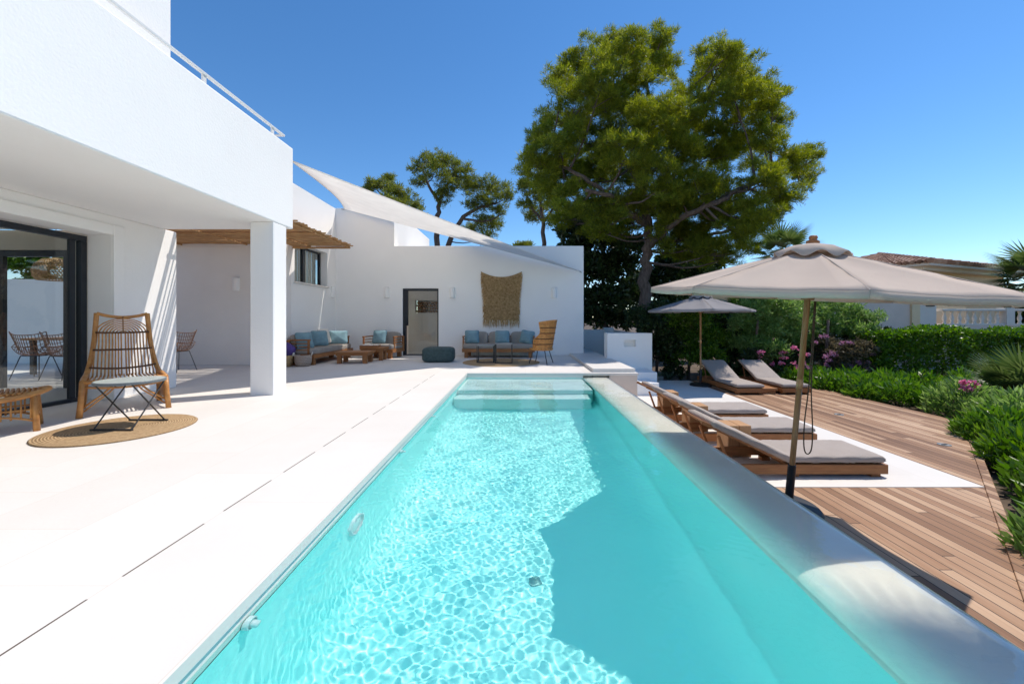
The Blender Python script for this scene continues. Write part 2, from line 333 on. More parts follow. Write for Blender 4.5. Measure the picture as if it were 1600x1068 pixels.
# pool basin
b = MB(); rc = .28                                                          # coved basin in one sweep
pp = [(-1.112,-.14),(-1.112,-.5),(-1.112,-.8)]+[(-1.112+rc-rc*math.cos(a), -1.30+rc-rc*math.sin(a)) for a in [math.pi/2*k/8 for k in range(9)]]
pp += [(0,-1.30)]+[(1.33-rc+rc*math.sin(a), -1.30+rc-rc*math.cos(a)) for a in [math.pi/2*k/8 for k in range(9)]]+[(1.33,-.8),(1.33,-.5),(1.33,-.2148)]
q = len(pp); b.add([(x, y, z) for y in (-2.9, 8.452) for x, z in pp], [(i+1, i, q+i, q+i+1) for i in range(q-1)])
basin = S(b.build('pool_basin', M['pool_plaster'], smooth=True))
bw = MB().box((-1.112,8.453,-1.40), (1.328,8.70,-.14)).box((-1.3,-3.1,-1.40), (1.40,-2.85,-.02))
bwo = S(bw.build('pool_end_wall', M['pool_plaster'])); bwo.cycles.is_caustics_receiver = True
st = MB(); st.box((-1.111,7.12,-1.30), (1.30,8.449,-.27)); st.box((-1.111,6.72,-1.30), (1.20,7.12,-.62))
steps = S(st.build('pool_steps', M['pool_step'], bevel=.04, seg=3))
prof = [(1.3295,-.2149),(1.331,-.19),(1.36,-.150),(1.41,-.122),(1.48,-.106),(1.60,-.100),(1.83,-.100),(1.858,-.106),(1.868,-.125),(1.868,-.80)]
wb = MB(); n = len(prof); ys = [-3, 8.449]
wb.add([(x, y, z) for y in ys for x, z in prof], [(i, i+1, n+i+1, n+i) for i in range(n-1)])
weir = S(wb.build('pool_weir', M['weir_stone'], smooth=True))
rm_ = MB(); rm_.box((-1.40,-3,-.139), (-1.115,8.70,-.052)); rm_.box((-1.115,8.455,-.139), (1.328,8.70,-.052)); rim = S(rm_.build('pool_rim', M['pale_stone']))
for o in (basin, steps, weir, rim): o.cycles.is_caustics_receiver = True
# water surface with real ripples
def water():
    nx, ny = 580, 1850
    xs = np.linspace(-1.1115, 1.866, nx); ysl = np.concatenate([np.linspace(-2.8, .55, 150), np.linspace(.56, 8.448, ny-150)])
    X, Y = np.meshgrid(xs, ysl); Z = np.zeros_like(X); g = np.random.default_rng(3)
    for k in range(70):
        lam = g.uniform(.028, .075); a = g.uniform(0, 2*np.pi); kk = 2*np.pi/lam
        Z += .000068*(lam/.12)**1.4*np.sin(kk*(X*np.cos(a)+Y*np.sin(a))+g.uniform(0, 7))
    for k in range(12):
        lam = g.uniform(.3, .7); a = g.uniform(0, 2*np.pi); kk = 2*np.pi/lam
        Z += .00035*np.sin(kk*(X*np.cos(a)+Y*np.sin(a))+g.uniform(0, 7))
    calm = np.clip((1.866-X)/.45, .12, 1); Z *= calm
    Z += WATER - np.clip((X-1.80)/.066, 0, 1)**2*.012
    v = np.stack([X, Y, Z], -1).reshape(-1, 3); i = np.arange(nx*ny).reshape(ny, nx)
    f = np.stack([i[:-1,:-1], i[:-1,1:], i[1:,1:], i[1:,:-1]], -1).reshape(-1, 4)
    me = bpy.data.meshes.new('pool_water'); me.vertices.add(len(v)); me.vertices.foreach_set('co', v.astype(np.float32).ravel()); nf = len(f); me.loops.add(4*nf); me.loops.foreach_set('vertex_index', f.astype(np.int32).ravel()); me.polygons.add(nf); me.polygons.foreach_set('loop_start', np.arange(0, 4*nf, 4, dtype=np.int32)); me.polygons.foreach_set('loop_total', np.full(nf, 4, dtype=np.int32)); me.update(calc_edges=True); me.shade_smooth(); me.materials.append(M['water'])
    o = bpy.data.objects.new('pool_water', me); COL.objects.link(o); S(o); o.cycles.is_caustics_caster = True
water()
# lower sun terrace and timber deck
S(MB().prism([(1.87,4.22),(4.87,4.22),(4.87,11.6),(1.87,11.6)], LOW-.2, LOW).build('lower_paving', M['stone']))
dk = MB(); dk.prism([(1.87,1.25),(4.87,4.216),(1.87,4.216)], LOW-.2, LOW-.004)
dk.prism([(4.874,4.22),(7.5,6.82),(7.62,7.3),(7.62,11.6),(4.874,11.6)], LOW-.2, LOW-.004)
S(dk.build('wooden_deck', M['deck']))
ed = MB(); d = Vector((1,.99,0)).normalized(); nrm = Vector((d.y,-d.x,0)); a = Vector((1.0,.37,0))-nrm*.018; e_ = Vector((7.5,6.80,0))-nrm*.018
ed.add([(p.x, p.y, z) for z in (LOW-.14, LOW+.012) for p in (a, e_, e_+nrm*.075, a+nrm*.075)], [(0,3,2,1),(4,5,6,7),(0,1,5,4),(1,2,6,5),(2,3,7,6),(3,0,4,7)])
S(ed.build('deck_edging', M['deck'], bevel=.006))
# garden steps beside the niche wall
S(MB().box((1.9,9.30,-.80), (3.22,10.02,-.34)).build('garden_step', M['plaster'], bevel=.015))
S(MB().box((1.9,10.02,-.80), (3.42,10.9,-.19)).build('garden_step', M['plaster'], bevel=.015))

# ================================================================ VILLA
villa = empty('villa', (-6,6,0), 0, 'white flat-roofed villa with overhanging balcony along the left side of the pool', 'house')
VO = Vector((6,-6,0))
def vp(name, mb, m, **kw):
    mb.v = [tuple(Vector(v)+VO) for v in mb.v]; return mb.build(name, m, villa, **kw)
P = M['plaster']
vp('balcony', MB().add([(x, y, z) for y in (-4, 6.5) for x, z in ((-9,2.57),(-3.65,2.57),(-3.65,3.87),(-3.90,3.87),(-3.90,2.95),(-9,2.95))], [(0,1,2,3,4,5),(11,10,9,8,7,6)]+[(i, 6+i, 6+(i+1) % 6, (i+1) % 6) for i in range(6)]).box((-9,6.25,2.952), (-3.902,6.498,3.868)), P, bevel=.018)
vp('upper_storey', MB().box((-11,-4,2.96), (-4.02,4.66,7.6)), P, bevel=.03)
vp('pillar', MB().box((-4.0,5.98,-.02), (-3.655,6.32,2.569)), P, bevel=.012)
# ground-floor wall with the sliding-door recess: opening y 0.2..5.62, z 0..2.28 in the wall plane x = -5.7
g = MB()
ol = [(-4,0),(.2,0),(.2,2.30),(5.64,2.30),(5.64,0),(6.70,0),(6.70,2.568),(-4,2.568)]; q = len(ol)
g.add([(x, y, z) for x in (-5.70, -6.05) for y, z in ol], [tuple(range(q)), tuple(range(2*q-1, q-1, -1))]+[(i, q+i, q+(i+1) % q, (i+1) % q) for i in range(q)])
vp('ground_floor_wall', g, P, bevel=.012)
s_ = MB(); s_.box((-5.70,5.64,0), (-5.672,5.80,2.44)); s_.box((-5.70,.05,2.30), (-5.672,5.64,2.44))
vp('door_surround', s_, P, bevel=.008)
# room behind the door
rm = MB(); rm.box((-10.6,6.55,0), (-9.7,6.70,2.569)); rm.box((-7.35,6.55,0), (-6.051,6.70,2.569)); rm.box((-9.7,6.55,2.25), (-7.35,6.70,2.569))
rm.box((-10.6,-4,0), (-10.45,6.55,2.569)); rm.box((-10.45,-4,0), (-6.06,-3.85,2.569))
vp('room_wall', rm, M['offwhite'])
def sliding(name, x, y0, y1, z1, lab=None):
    """dark aluminium sliding door in plane x, in villa space"""
    f = MB(); t = .075
    f.box((x-.05,y0,.0), (x+.03,y1,.05)); f.box((x-.05,y0,z1-t), (x+.03,y1,z1)); f.box((x-.05,y0,.05), (x+.03,y0+t,z1-t)); f.box((x-.05,y1-t,.05), (x+.03,y1,z1-t))
    fr = vp(name, f, M['frame'], bevel=.004); ym = (y0+y1)/2
    for a, b_ in (((x-.035,ym-.05,.05), (x+.012,ym+.05,z1-t)), ((x-.03,y1-.20,.05), (x+.008,y1-.13,z1-t))):
        s = MB().box(a, b_); s.v = [tuple(Vector(v)+VO) for v in s.v]; s.build('door_stile', M['frame'], fr)
    p = MB(); p.box((x-.012,y0+t,.05), (x-.004,y1-t,z1-t)); p.v = [tuple(Vector(v)+VO) for v in p.v]; p.build('glass_pane', M['glass'], fr)
    return fr
sliding('sliding_door', -6.08, .2, 5.64, 2.28)
# garden-side glazed opening at the end of the room
f = MB(); yq = 6.62
for a, b_ in (((-9.7,yq-.04,0),(-9.55,yq+.04,2.25)), ((-7.45,yq-.04,0),(-7.35,yq+.04,2.25)), ((-9.55,yq-.04,2.15),(-7.45,yq+.04,2.25)), ((-8.55,yq-.03,0),(-8.45,yq+.03,2.15))): f.box(a, b_)
gd = vp('garden_door', f, M['frame'])
# patio walls, side wing wall, annex
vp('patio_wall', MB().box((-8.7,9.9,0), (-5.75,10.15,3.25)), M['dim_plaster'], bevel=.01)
# side wing: wall plane x = -5.75 with window hole y 10.25..12.1, z 2.05..3.0
sw = MB(); x0, x1 = -6.05, -5.75
sw.box((x0,10.15,0), (x1,10.30,4.58)); sw.box((x0,12.05,0), (x1,12.60,4.58)); sw.box((x0,10.30,0), (x1,12.05,2.10)); sw.box((x0,10.30,3.10), (x1,12.05,4.58))
vp('wing_wall', sw, P)
vp('wing_roof', MB().box((-11,10.16,4.2), (-6.051,18,4.5)).box((-11,10.16,0), (-10.8,18,4.2)).box((-8.7,10.152,3.0), (-6.051,10.4,4.58)), P)
f = MB(); xw = -5.98
for a, b_ in (((xw-.03,10.30,2.10),(xw+.03,12.05,2.15)), ((xw-.03,10.30,3.05),(xw+.03,12.05,3.10)), ((xw-.03,10.30,2.15),(xw+.03,10.36,3.05)), ((xw-.03,11.98,2.15),(xw+.03,12.05,3.05)), ((xw-.03,11.05,2.15),(xw+.035,11.17,3.05))): f.box(a, b_)
wf = vp('window', f, M['frame'])
p = MB().box((xw-.008,10.36,2.15), (xw,11.98,3.05)); p.v = [tuple(Vector(v)+VO) for v in p.v]; p.build('window_pane', M['glass'], wf)
p = MB().box((-5.948,10.27,2.06), (-5.70,12.08,2.10)); p.v = [tuple(Vector(v)+VO) for v in p.v]; p.build('window_sill', M['pale_stone'], wf, bevel=.005)
p = MB()
for k in range(20):
    yk = 10.4+k*.085
    p.box((-6.16+.02*math.sin(k*2.1),yk,2.0), (-6.13+.02*math.sin(k*2.1),yk+.07,3.1))
p.v = [tuple(Vector(v)+VO) for v in p.v]; p.build('curtain', M['offwhite'], wf, bevel=.01)
AY = 12.6
an = MB()
ol = [(-6.05,0),(-3.66,0),(-3.66,2.09),(-2.54,2.09),(-2.54,0),(2.0,0),(2.0,3.42),(-3.92,3.42),(-3.92,4.60),(-6.05,4.60)]; q = len(ol)
an.add([(x, y, z) for y in (AY, AY+.30) for x, z in ol], [tuple(range(q)), tuple(range(2*q-1, q-1, -1))]+[(i, q+i, q+(i+1) % q, (i+1) % q) for i in range(q)])
an.box((1.70,AY+.30,0), (2.0,17.5,3.42)); an.box((-6.05,AY+.302,3.421), (-3.92,17.5,4.60)); an.box((-3.91,AY+.30,3.0), (1.70,13.0,3.30)); an.box((-3.91,14.1,3.0), (1.70,17.5,3.30)); an.box((-1.2,13.0,3.0), (1.70,14.1,3.30))  # unseen roof gap above the hall, added to let light in
vp('annex_wall', an, P, bevel=.012)
up = MB(); up.box((-7.5,14.7,3.31), (-4.62,15.35,5.15)); up.box((-7.5,15.35,3.31), (-4.62,16.2,4.1)); up.box((-7.5,15.35,4.62), (-4.62,16.2,5.15)); up.box((-7.5,16.2,3.31), (-4.62,19.4,5.15)); up.box((-7.5,15.35,4.1), (-4.95,16.2,4.62))
vp('roof_room', up, P)
fw = vp('roof_window', MB().box((-4.95,15.42,4.1), (-4.90,16.14,4.60)), M['frame'])
# entrance: frame, leaf folded in, hall
f = MB()
for a, b_ in (((-3.66,AY+.04,0),(-3.57,AY+.16,2.09)), ((-2.58,AY+.04,0),(-2.54,AY+.16,2.09)), ((-3.57,AY+.04,2.02),(-2.58,AY+.16,2.09)), ((-3.57,AY+.04,0),(-2.58,AY+.16,.03))): f.box(a, b_)
ef = vp('entrance_door', f, M['frame'], bevel=.004)
p = MB().box((-3.50,AY+.09,.03), (-2.58,AY+.10,2.02)); p.v = [tuple(Vector(v)+VO) for v in p.v]; p.build('glass_pane', M['glass'], ef)
p = MB().tube([(-3.54,AY+.0,.95),(-3.54,AY+.0,1.12)], .012).box((-3.57,AY+.03,.93), (-3.50,AY+.088,2.02)); p.v = [tuple(Vector(v)+VO) for v in p.v]; p.build('handle', M['frame'], ef)
h = MB(); HY = 13.9
h.box((-5.0,HY,0), (-1.2,HY+.2,1.35)); h.box((-5.0,HY,1.78), (-1.2,HY+.2,3.0)); h.box((-5.0,HY,1.35), (-3.60,HY+.2,1.78)); h.box((-2.3,HY,1.35), (-1.2,HY+.2,1.78)); h.box((-3.60,HY+.3,1.30), (-2.3,HY+.4,1.8))
h.box((-5.0,AY+.31,0), (-4.9,HY,3.0)); h.box((-1.3,AY+.31,0), (-1.2,HY,3.0))
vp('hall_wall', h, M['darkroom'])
vp('garden_wall_part', MB().box((-14,10.3,0), (-8.71,10.5,2.15)), P)
# firewood logs in the hall niche
lg = None
for r_ in range(4):
    for k in range(14):
        rr = random.uniform(.042, .056); x = -3.54+k*.094+.04*(r_ % 2); z = 1.352+.052+r_*.098
        if lg is None:
            prof_ = [(rr*(1+.12*math.sin(5*a)), a) for a in range(7)]
            mb = MB(); q = [(q_*math.cos(a*2*math.pi/7), q_*math.sin(a*2*math.pi/7)) for q_, a in prof_]
            mb.add([(x_, yy, z_) for yy in (0, .22) for x_, z_ in q], [tuple(range(7)), tuple(range(13, 6, -1))]+[(i, 7+i, 7+(i+1) % 7, (i+1) % 7) for i in range(7)])
            o = lg = mb.build('firewood_log', M['log'])
        else: o = lg.copy(); COL.objects.link(o)
        o.location = (x, HY-.01+random.uniform(0, .06), z); o.rotation_euler = (0, random.uniform(0, 6), 0); s = random.uniform(.8, 1.05); o.scale = (s, 1, s)
        tag(o, 'split log in the firewood stack seen through the entrance door', 'firewood', 'logs stacked in the hall niche')
# railing on the balcony parapet
rail = empty('balcony_railing', (-3.76,3,3.87), 0, 'slim white metal handrail along the top of the balcony parapet', 'railing')
MB().box((-.012,-6.5,.155), (.026,3.42,.185)).build('handrail', M['whitemetal'], rail, bevel=.004)
MB().box((-.6,3.385,.156), (-.013,3.42,.184)).build('handrail', M['whitemetal'], rail, bevel=.004)
for y in (-.8, .53, 1.8, 3.13): MB().box((-.012,y-.025,-.01), (.012,y+.025,.154)).build('post', M['whitemetal'], rail)

# bamboo pergola roof over the patio
def pergola():
    r = empty('bamboo_pergola', (-6.5,8.4,2.9), 0, 'roof of brown bamboo canes over the patio behind the pillar', 'pergola')
    m = MB(); y = -1.62
    while y < 1.86:
        rr = random.uniform(.013, .019); L0 = -2.2; L1 = 2.24+random.uniform(-.05, .05)
        seg = [L0+(L1-L0)*k/5 for k in range(6)]
        m.tube([(x, y+random.uniform(-.006, .006), .09+random.uniform(-.012, .012)) for x in seg], rr, 6)
        y += random.choice([.033, .037, .043, .056, .072])
    m.build('canes', M['bamboo'], r)
    b = MB()
    for k in range(3): b.tube([(-2.2,-1.62+k*1.72,.04),(2.2,-1.62+k*1.72,.04)], .028, 8)
    for x in (-2.1,-1.8,-.2,1.2,2.15): b.tube([(x,-1.66,.055),(x,1.88,.055)], .02, 8)
    b.build('beam', M['bamboo'], r)
pergola()

# shade sail
def sail():
    A = Vector((-3.72,6.52,3.70)); B = Vector((-5.45,12.55,4.55)); C = Vector((1.86,12.52,2.62)); G = (A+B+C)/3
    n = 24; m = MB(); idx = {}; nrm = (B-A).cross(C-A).normalized()
    if nrm.z < 0: nrm = -nrm
    def pt(i, j):
        a, b, c = (n-i)/n, (i-j)/n, j/n
        p = A*a+B*b+C*c
        pull = 1.0*(a*b*(1-c)+b*c*(1-a)+a*c*(1-b))*.30
        # edges bow inwards
        p = p+(G-p)*(pull*(1-min(1, 27*a*b*c))) 
        return p - nrm*(.10*27*a*b*c)*.8
    top = []; 
    for i in range(n+1):
        for j in range(i+1): idx[i, j] = len(top); top.append(pt(i, j))
    fs = []
    for i in range(n):
        for j in range(i+1):
            fs.append((idx[i, j], idx[i+1, j], idx[i+1, j+1]))
            if j < i: fs.append((idx[i, j], idx[i+1, j+1], idx[i, j+1]))
    r = empty('shade_sail', tuple(G), 0, 'white triangular shade sail stretched from the balcony corner to the annex wall', 'shade sail')
    m.add([v-G for v in top], fs); o = m.build('sail_cloth', M['sail'], r, smooth=True)
    s = o.modifiers.new('Solidify', 'SOLIDIFY'); s.thickness = .004
    e = MB()
    for path in ([pt(i, 0)-G for i in range(n+1)], [pt(i, i)-G for i in range(n+1)], [pt(n, j)-G for j in range(n+1)]): e.tube(path, .009, 6)
    e.build('hem', M['sail'], r, smooth=True)
    for q, tgt in ((A, (-3.80,6.49,3.66)), (B, (-5.6,12.62,4.57)), (C, (1.93,12.60,2.59))):
        MB().tube([q-G, Vector(tgt)-G], .012, 6).build('anchor', M['stone_grey'], r)
sail()

# wall lights: half-round white sconces
def sconce(loc, rz, label):
    o = empty('wall_light', loc, rz, label, 'wall light', 'white half-round wall lights')
    m = MB(); n = 10; p = [(.085*math.cos(math.pi+math.pi*k/n), .10*math.sin(math.pi+math.pi*k/n)) for k in range(n+1)]
    m.prism(p, -.16, .16); m.build('lamp_shade', M['plaster'], o, bevel=.008)
    MB().box((-.06,-.02,.162), (.06,-.003,.17)).build('cap', M['stone_grey'], o)
for loc, rz, lab in (((-4.15,AY,1.96),0,'white wall light left of the entrance door'), ((-2.1,AY,1.95),0,'white wall light just right of the entrance door'),
    ((1.08,AY,1.95),0,'white wall light right of the straw wall hanging'), ((-6.95,9.9,1.98),0,'white wall light on the shaded patio wall under the bamboo'), ((-5.75,12.35,1.95),R(90),'white wall light on the wing wall above the corner sofa')):
    sconce(loc, rz, lab)

# niche wall and low garden walls
nw = empty('niche_wall', (2.98,11.1,0), 0, 'white wall block with a small rectangular niche above the garden steps', 'wall')
m = MB(); W0, W1 = -.61, .60
m.box((W0,-.2,-.8), (W1,.2,.385)); m.box((W0,-.2,.57), (W1,.2,.75)); m.box((W0,-.2,.385), (-.155,.2,.57)); m.box((.165,-.2,.385), (W1,.2,.57)); m.box((-.155,-.02,.385), (.165,.2,.57))
m.build('wall_body', P, nw)
lw = empty('garden_wall', (3.3,16,0), 0, 'low white garden wall behind the annex corner and niche wall', 'wall')
MB().box((-1.3,0,-.8), (.42,.25,.72)).add([(.423,0,-.8),(.423,.25,-.8),(.38,-4.4,-.8),(.18,-4.5,-.8),(.423,0,.719),(.423,.25,.719),(.38,-4.4,.69),(.18,-4.5,.69)], [(4,7,6,5),(0,3,7,4),(1,5,6,2),(3,2,6,7)]).build('wall_body', P, lw)
MB().box((.05,-.06,-.8), (.42,.32,.80)).build('wall_pier', P, lw, bevel=.01)

# ================================================================ POOL FITTINGS
def disc_x(name, loc, r, label, cat, ring=True):
    o = empty(name, loc, 0, label, cat)
    m = MB(); n = 20
    prof = [(0, .014), (r*.72, .014), (r*.8, .010), (r*.84, .026), (r, .022), (r, 0)]
    vs = [(z, rr*math.cos(2*math.pi*j/n), rr*math.sin(2*math.pi*j/n)) for rr, z in prof for j in range(n)]
    m.add(vs, [(i*n+j, i*n+(j+1) % n, (i+1)*n+(j+1) % n, (i+1)*n+j) for i in range(len(prof)-1) for j in range(n)])
    q = m.build('rim', M['whitewash'], o, smooth=True); q.cycles.is_caustics_receiver = True
    return o
disc_x('pool_light', (-1.112,2.72,-.47), .115, 'round white underwater light on the left pool wall', 'pool light')
for y, lab in ((1.64,'round white inlet nozzle at the waterline nearest the camera'), (3.75,'small white inlet nozzle in the left pool wall beyond the underwater light'), (5.1,'small white inlet nozzle in the left pool wall nearest the steps')):
    o = disc_x('pool_inlet', (-1.111,y,-.135), .034, lab, 'pool nozzle'); o['group'] = 'inlet nozzles in the pool wall'
    q = MB().tube([(.0,0,0),(.05,0,-.006)], [.02,.016], 10).build('nozzle', M['whitewash'], o, smooth=True); q.cycles.is_caustics_receiver = True
dr = empty('pool_drain', (.12,2.85,-1.298), 0, 'dark round drain grille on the pool floor', 'drain')
q = MB().lathe([(.05,0),(.05,.010),(.0,.013)], 20).build('grille', M['drain'], dr); q.cycles.is_caustics_receiver = True
for x, y, a, lab in ((4.25,2.93,.3,'oval steel cover set in the deck boards nearest the camera'), (5.95,5.65,.3,'steel cover set in the deck beside the shrubs at the deck corner'), (5.9,7.45,.3,'small steel cover set in the deck boards right of the loungers')):
    o = empty('deck_cover', (x,y,LOW-.004), a, lab, 'floor cover', 'steel covers in the deck'); s = 1 if y < 3 else .75
    MB().lathe([(.10*s,0),(.10*s,.008),(.085*s,.010),(.075*s,.004),(0,.004)], 20).build('rim', M['stone_grey'], o)
    MB().box((-.05*s,-.018,.004), (.05*s,.018,.012)).build('grip', M['black'], o, bevel=.004)

# ================================================================ FURNITURE
def rattan_chair():
    o = empty('rattan_lounge_chair', (-5.02,5.12,0), R(47), 'high-backed golden rattan lounge chair beside the sliding glass door', 'armchair')
    # side rails that sweep from the seat front up into the back posts
    f = MB(); rails = {}
    for s in (-1, 1):
        p = smoothpath([(s*.36,-.38,.40),(s*.35,-.18,.42),(s*.325,.04,.46),(s*.292,.18,.62),(s*.262,.26,.85),(s*.240,.34,1.20)], 8); rails[s] = p
        f.tube(p, [.027]*len(p), 10)
    f.tube(arc((-.240,.34,1.20), (.240,.34,1.20), (0,0,-.05), 14), .02, 8)
    f.tube(arc((-.36,-.38,.40), (.36,-.38,.40), (0,-.04,.0), 12), .022, 8); f.tube(arc((-.34,-.36,.34), (.34,-.36,.34), (0,-.03,-.03), 12), .012, 8)
    f.build('frame', M['rattan'], o, smooth=True)
    # woven back: nested arches whose legs run down to the seat
    def bp(u, z):                      # back surface point
        t = (z-.42)/.78; y = .04+.30*max(0, t)**.8; return Vector((u, y-.02-.05*(1-(u/.3)**2)*(1-t)*0, z))
    b = MB()
    for k in range(9):
        rr = .020+k*.0245; zc = .93
        pts = []
        fl = 1+.18*k/8
        for z in (.41, .55, .70, .82): pts.append(bp(-rr*(fl+(.82-z)*.25), z))
        for a in range(0, 181, 15): pts.append(bp(-rr*math.cos(R(a))*fl, zc+rr*.93*math.sin(R(a))))
        for z in (.82, .70, .55, .41): pts.append(bp(rr*(fl+(.82-z)*.25), z))
        b.tube(pts, .0075, 6)
    b.build('backrest', M['rattan'], o, smooth=True)
    d = MB()
    for z, hw in ((.955,.252), (.74,.275), (.53,.305)):
        d.tube([bp(-hw+2*hw*i/12, z-.03*(1-((i-6)/6)**2)*(1 if z < .6 else .2))+Vector((0,-.006,0)) for i in range(13)], .012, 8)
    d.tube([bp(0, .94), bp(0, 1.16)], .006, 6)
    d.build('binding', M['dark_rattan'], o, smooth=True)
    s_ = MB()
    for k in range(17):
        x = -.31+k*.62/16
        s_.tube([(x,-.39,.405),(x,-.2,.40),(x*.93,.02,.405),(x*.9,.08,.42)], .009, 6)
    s_.build('seat', M['rattan'], o, smooth=True)
    for s in (-1, 1):
        l = MB(); l.tube([(s*.36,-.38,.40),(s*.37,-.39,.2),(s*.385,-.40,0)], [.026,.026,.03], 10); l.build('leg', M['rattan'], o, smooth=True)
        l = MB(); l.tube([(s*.325,.05,.45),(s*.345,.20,.2),(s*.36,.32,0)], [.026,.026,.03], 10); l.build('leg', M['rattan'], o, smooth=True)
        q = MB()                        # closed reed skirt with an arched foot
        for k in range(23):
            t_ = k/22; yt = -.36+.40*t_; yb = -.375+.68*t_; zb = .045+.085*math.sin(math.pi*t_)
            q.tube([(s*(.358-.03*t_),yt,.415+.03*t_),(s*(.365-.02*t_),(yt+yb)/2,.24),(s*(.372-.01*t_),yb,zb)], .011, 6)
        q.tube([(s*(.376-.01*i/12),-.39+.70*i/12,.04+.085*math.sin(math.pi*i/12)) for i in range(13)], .016, 8)
        q.build('side_panel', M['rattan'], o, smooth=True)
        q = MB(); q.tube([(s*.345,-.37,.12),(s*.20,-.37,.24),(s*.10,-.37,.36)], .012, 6); q.tube([(s*.355,-.36,.06),(s*.14,-.36,.26),(s*.06,-.37,.37)], .009, 6); q.build('brace', M['rattan'], o, smooth=True)
    f = MB()
    return o
rattan_chair()
def footstool():
    o = empty('rattan_footstool', (-5.20,3.98,0), R(47), 'golden rattan footstool cut off by the left edge beside the lounge chair', 'footstool')
    f = MB(); f.tube([(.36*math.cos(a)*1.0, .26*math.sin(a), .37+.03*math.cos(2*a)) for a in [2*math.pi*i/28 for i in range(29)]], .027, 8); f.build('frame', M['rattan'], o, smooth=True)
    s = MB()
    for k in range(19):
        x = -.32+k*.64/18; h = .25*math.sqrt(max(0, 1-(x/.36)**2)); s.tube([(x,-h,.39),(x,0,.365),(x,h,.39)], .014, 6)
    s.build('seat', M['rattan'], o, smooth=True)
    for sx in (-1, 1):
        for sy in (-1, 1):
            MB().tube([(sx*.27,sy*.17,.36),(sx*.29,sy*.19,0)], [.022,.026], 8).build('leg', M['rattan'], o, smooth=True)
    q = MB()
    for sy in (-1, 1):
        q.tube(arc((-.28,sy*.185,.10), (.28,sy*.185,.10), (0,0,.07)), .012, 6); q.tube([(-.28,sy*.18,.22),(.28,sy*.18,.22)], .01, 6)
        for k in range(9): q.tube([(-.25+k*.0625,sy*.183,.13),(-.25+k*.0625,sy*.18,.36)], .008, 6)
    for sx in (-1, 1):
        q.tube(arc((sx*.287,-.18,.10), (sx*.287,.18,.10), (0,0,.06)), .012, 6)
        for k in range(6): q.tube([(sx*.285,-.15+k*.06,.13),(sx*.275,-.15+k*.06,.36)], .008, 6)
    q.build('side_panel', M['rattan'], o, smooth=True)
footstool()
def rug(loc, r, label):
    o = MB().lathe([(r,0),(r+.004,.006),(r-.006,.013),(r*.5,.014),(0,.014)], 64).build('round_rug', M['jute'], smooth=True, loc=loc); tag(o, label, 'rug', 'round jute rugs')
rug((-4.08,4.13,.001), .61, 'round braided jute rug under the folding metal table'); rug((-.48,10.55,.001), 1.0, 'round jute rug in front of the long sofa')
def metal_table():
    o = empty('folding_table', (-4.06,4.21,.014), 0, 'round grey folding table with crossed black legs on a jute rug', 'table')
    MB().lathe([(.0,.452),(.275,.452),(.282,.456),(.282,.464)], 48).build('table_rim', M['tablerim'], o)
    MB().lathe([(.278,.4645),(.278,.478),(.272,.482),(0,.482)], 48).build('tabletop', M['tabletop'], o)
    MB().lathe([(.2822,.456),(.2825,.476),(.279,.481)], 48).build('table_rim', M['tablerim'], o)
    for x in (-.19, .19):
        for s in (-1, 1): MB().tube([(x+.012*s,-.20*s,.012),(x+.012*s,.17*s,.45)], .007, 6).build('leg', M['steel'], o)
    for y in (-.20, .20): MB().box((-.21,y-.011,0), (.21,y+.011,.02)).build('foot_bar', M['steel'], o, bevel=.003)
metal_table()

def scatter(loc, size, rot, label, m='blue'):
    o = MB().pillow((0,0,0), size, None, puff=.3, n=12).build('throw_cushion', M[m], smooth=True, loc=loc); o.rotation_euler = rot
    tag(o, label, 'cushion', 'throw cushions on the garden sofas'); return o
def sofa(loc, rz, L, D, label, seats=3, arms=True):
    """teak platform sofa: local x along it, back at +y"""
    o = empty('garden_sofa', loc, rz, label, 'sofa', 'teak garden seats with taupe cushions')
    h = L/2; f = MB(); f.box((-h,-D/2,.17), (h,-D/2+.05,.27)); f.box((-h,D/2-.05,.17), (h,D/2,.27)); f.box((-h,-D/2+.05,.17), (-h+.05,D/2-.05,.27)); f.box((h-.05,-D/2+.05,.17), (h,D/2-.05,.27)); f.box((-h+.05,-D/2+.05,.235), (h-.05,D/2-.05,.262))
    f.build('frame', M['teak'], o, bevel=.005)
    for sx in (-1, 1):
        for sy in (-1, 1): MB().box((sx*(h-.12)-.055,sy*(D/2-.1)-.055,0), (sx*(h-.12)+.055,sy*(D/2-.1)+.055,.169)).build('leg', M['teak'], o, bevel=.004)
    MB().pillow((0,-.01,.335), (L-.02,D-.03,.15), e=.22, n=16).build('seat_cushion', M['cush_grey'], o, smooth=True)
    b = MB(); b.box((-h,D/2-.045,.27), (h,D/2,.30)); b.box((-h,D/2-.045,.58), (h,D/2,.62)); b.box((-h,D/2-.045,.42), (h,D/2-.01,.45)); 
    for x in (-h+.02, 0, h-.02): b.box((x-.02,D/2-.04,.30), (x+.02,D/2-.005,.58))
    b.build('back_frame', M['teak'], o, bevel=.004)
    cw = (L-.1)/seats
    for k in range(seats):
        MB().pillow((-h+.05+cw*(k+.5),D/2-.13,.545), (cw-.02,.16,.42), Matrix.Rotation(R(-10), 3, 'X'), e=.4, n=12).build('back_cushion', M['cush_grey'], o, smooth=True)
    if arms:
        for s in (-1, 1):
            a = MB(); x0, x1 = sorted((s*h, s*(h-.04)))
            a.box((x0,-D/2+.12,.27), (x1,-D/2+.17,.60)); a.box((x0,D/2-.10,.27), (x1,D/2-.05,.60)); a.box((x0-.006,-D/2+.10,.601), (x1+.006,D/2-.05,.635))
            for z in (.36, .44, .52): a.box((x0+.008,-D/2+.17,z), (x1-.008,D/2-.10,z+.025))
            a.build('armrest', M['teak'], o, bevel=.003)
    return o
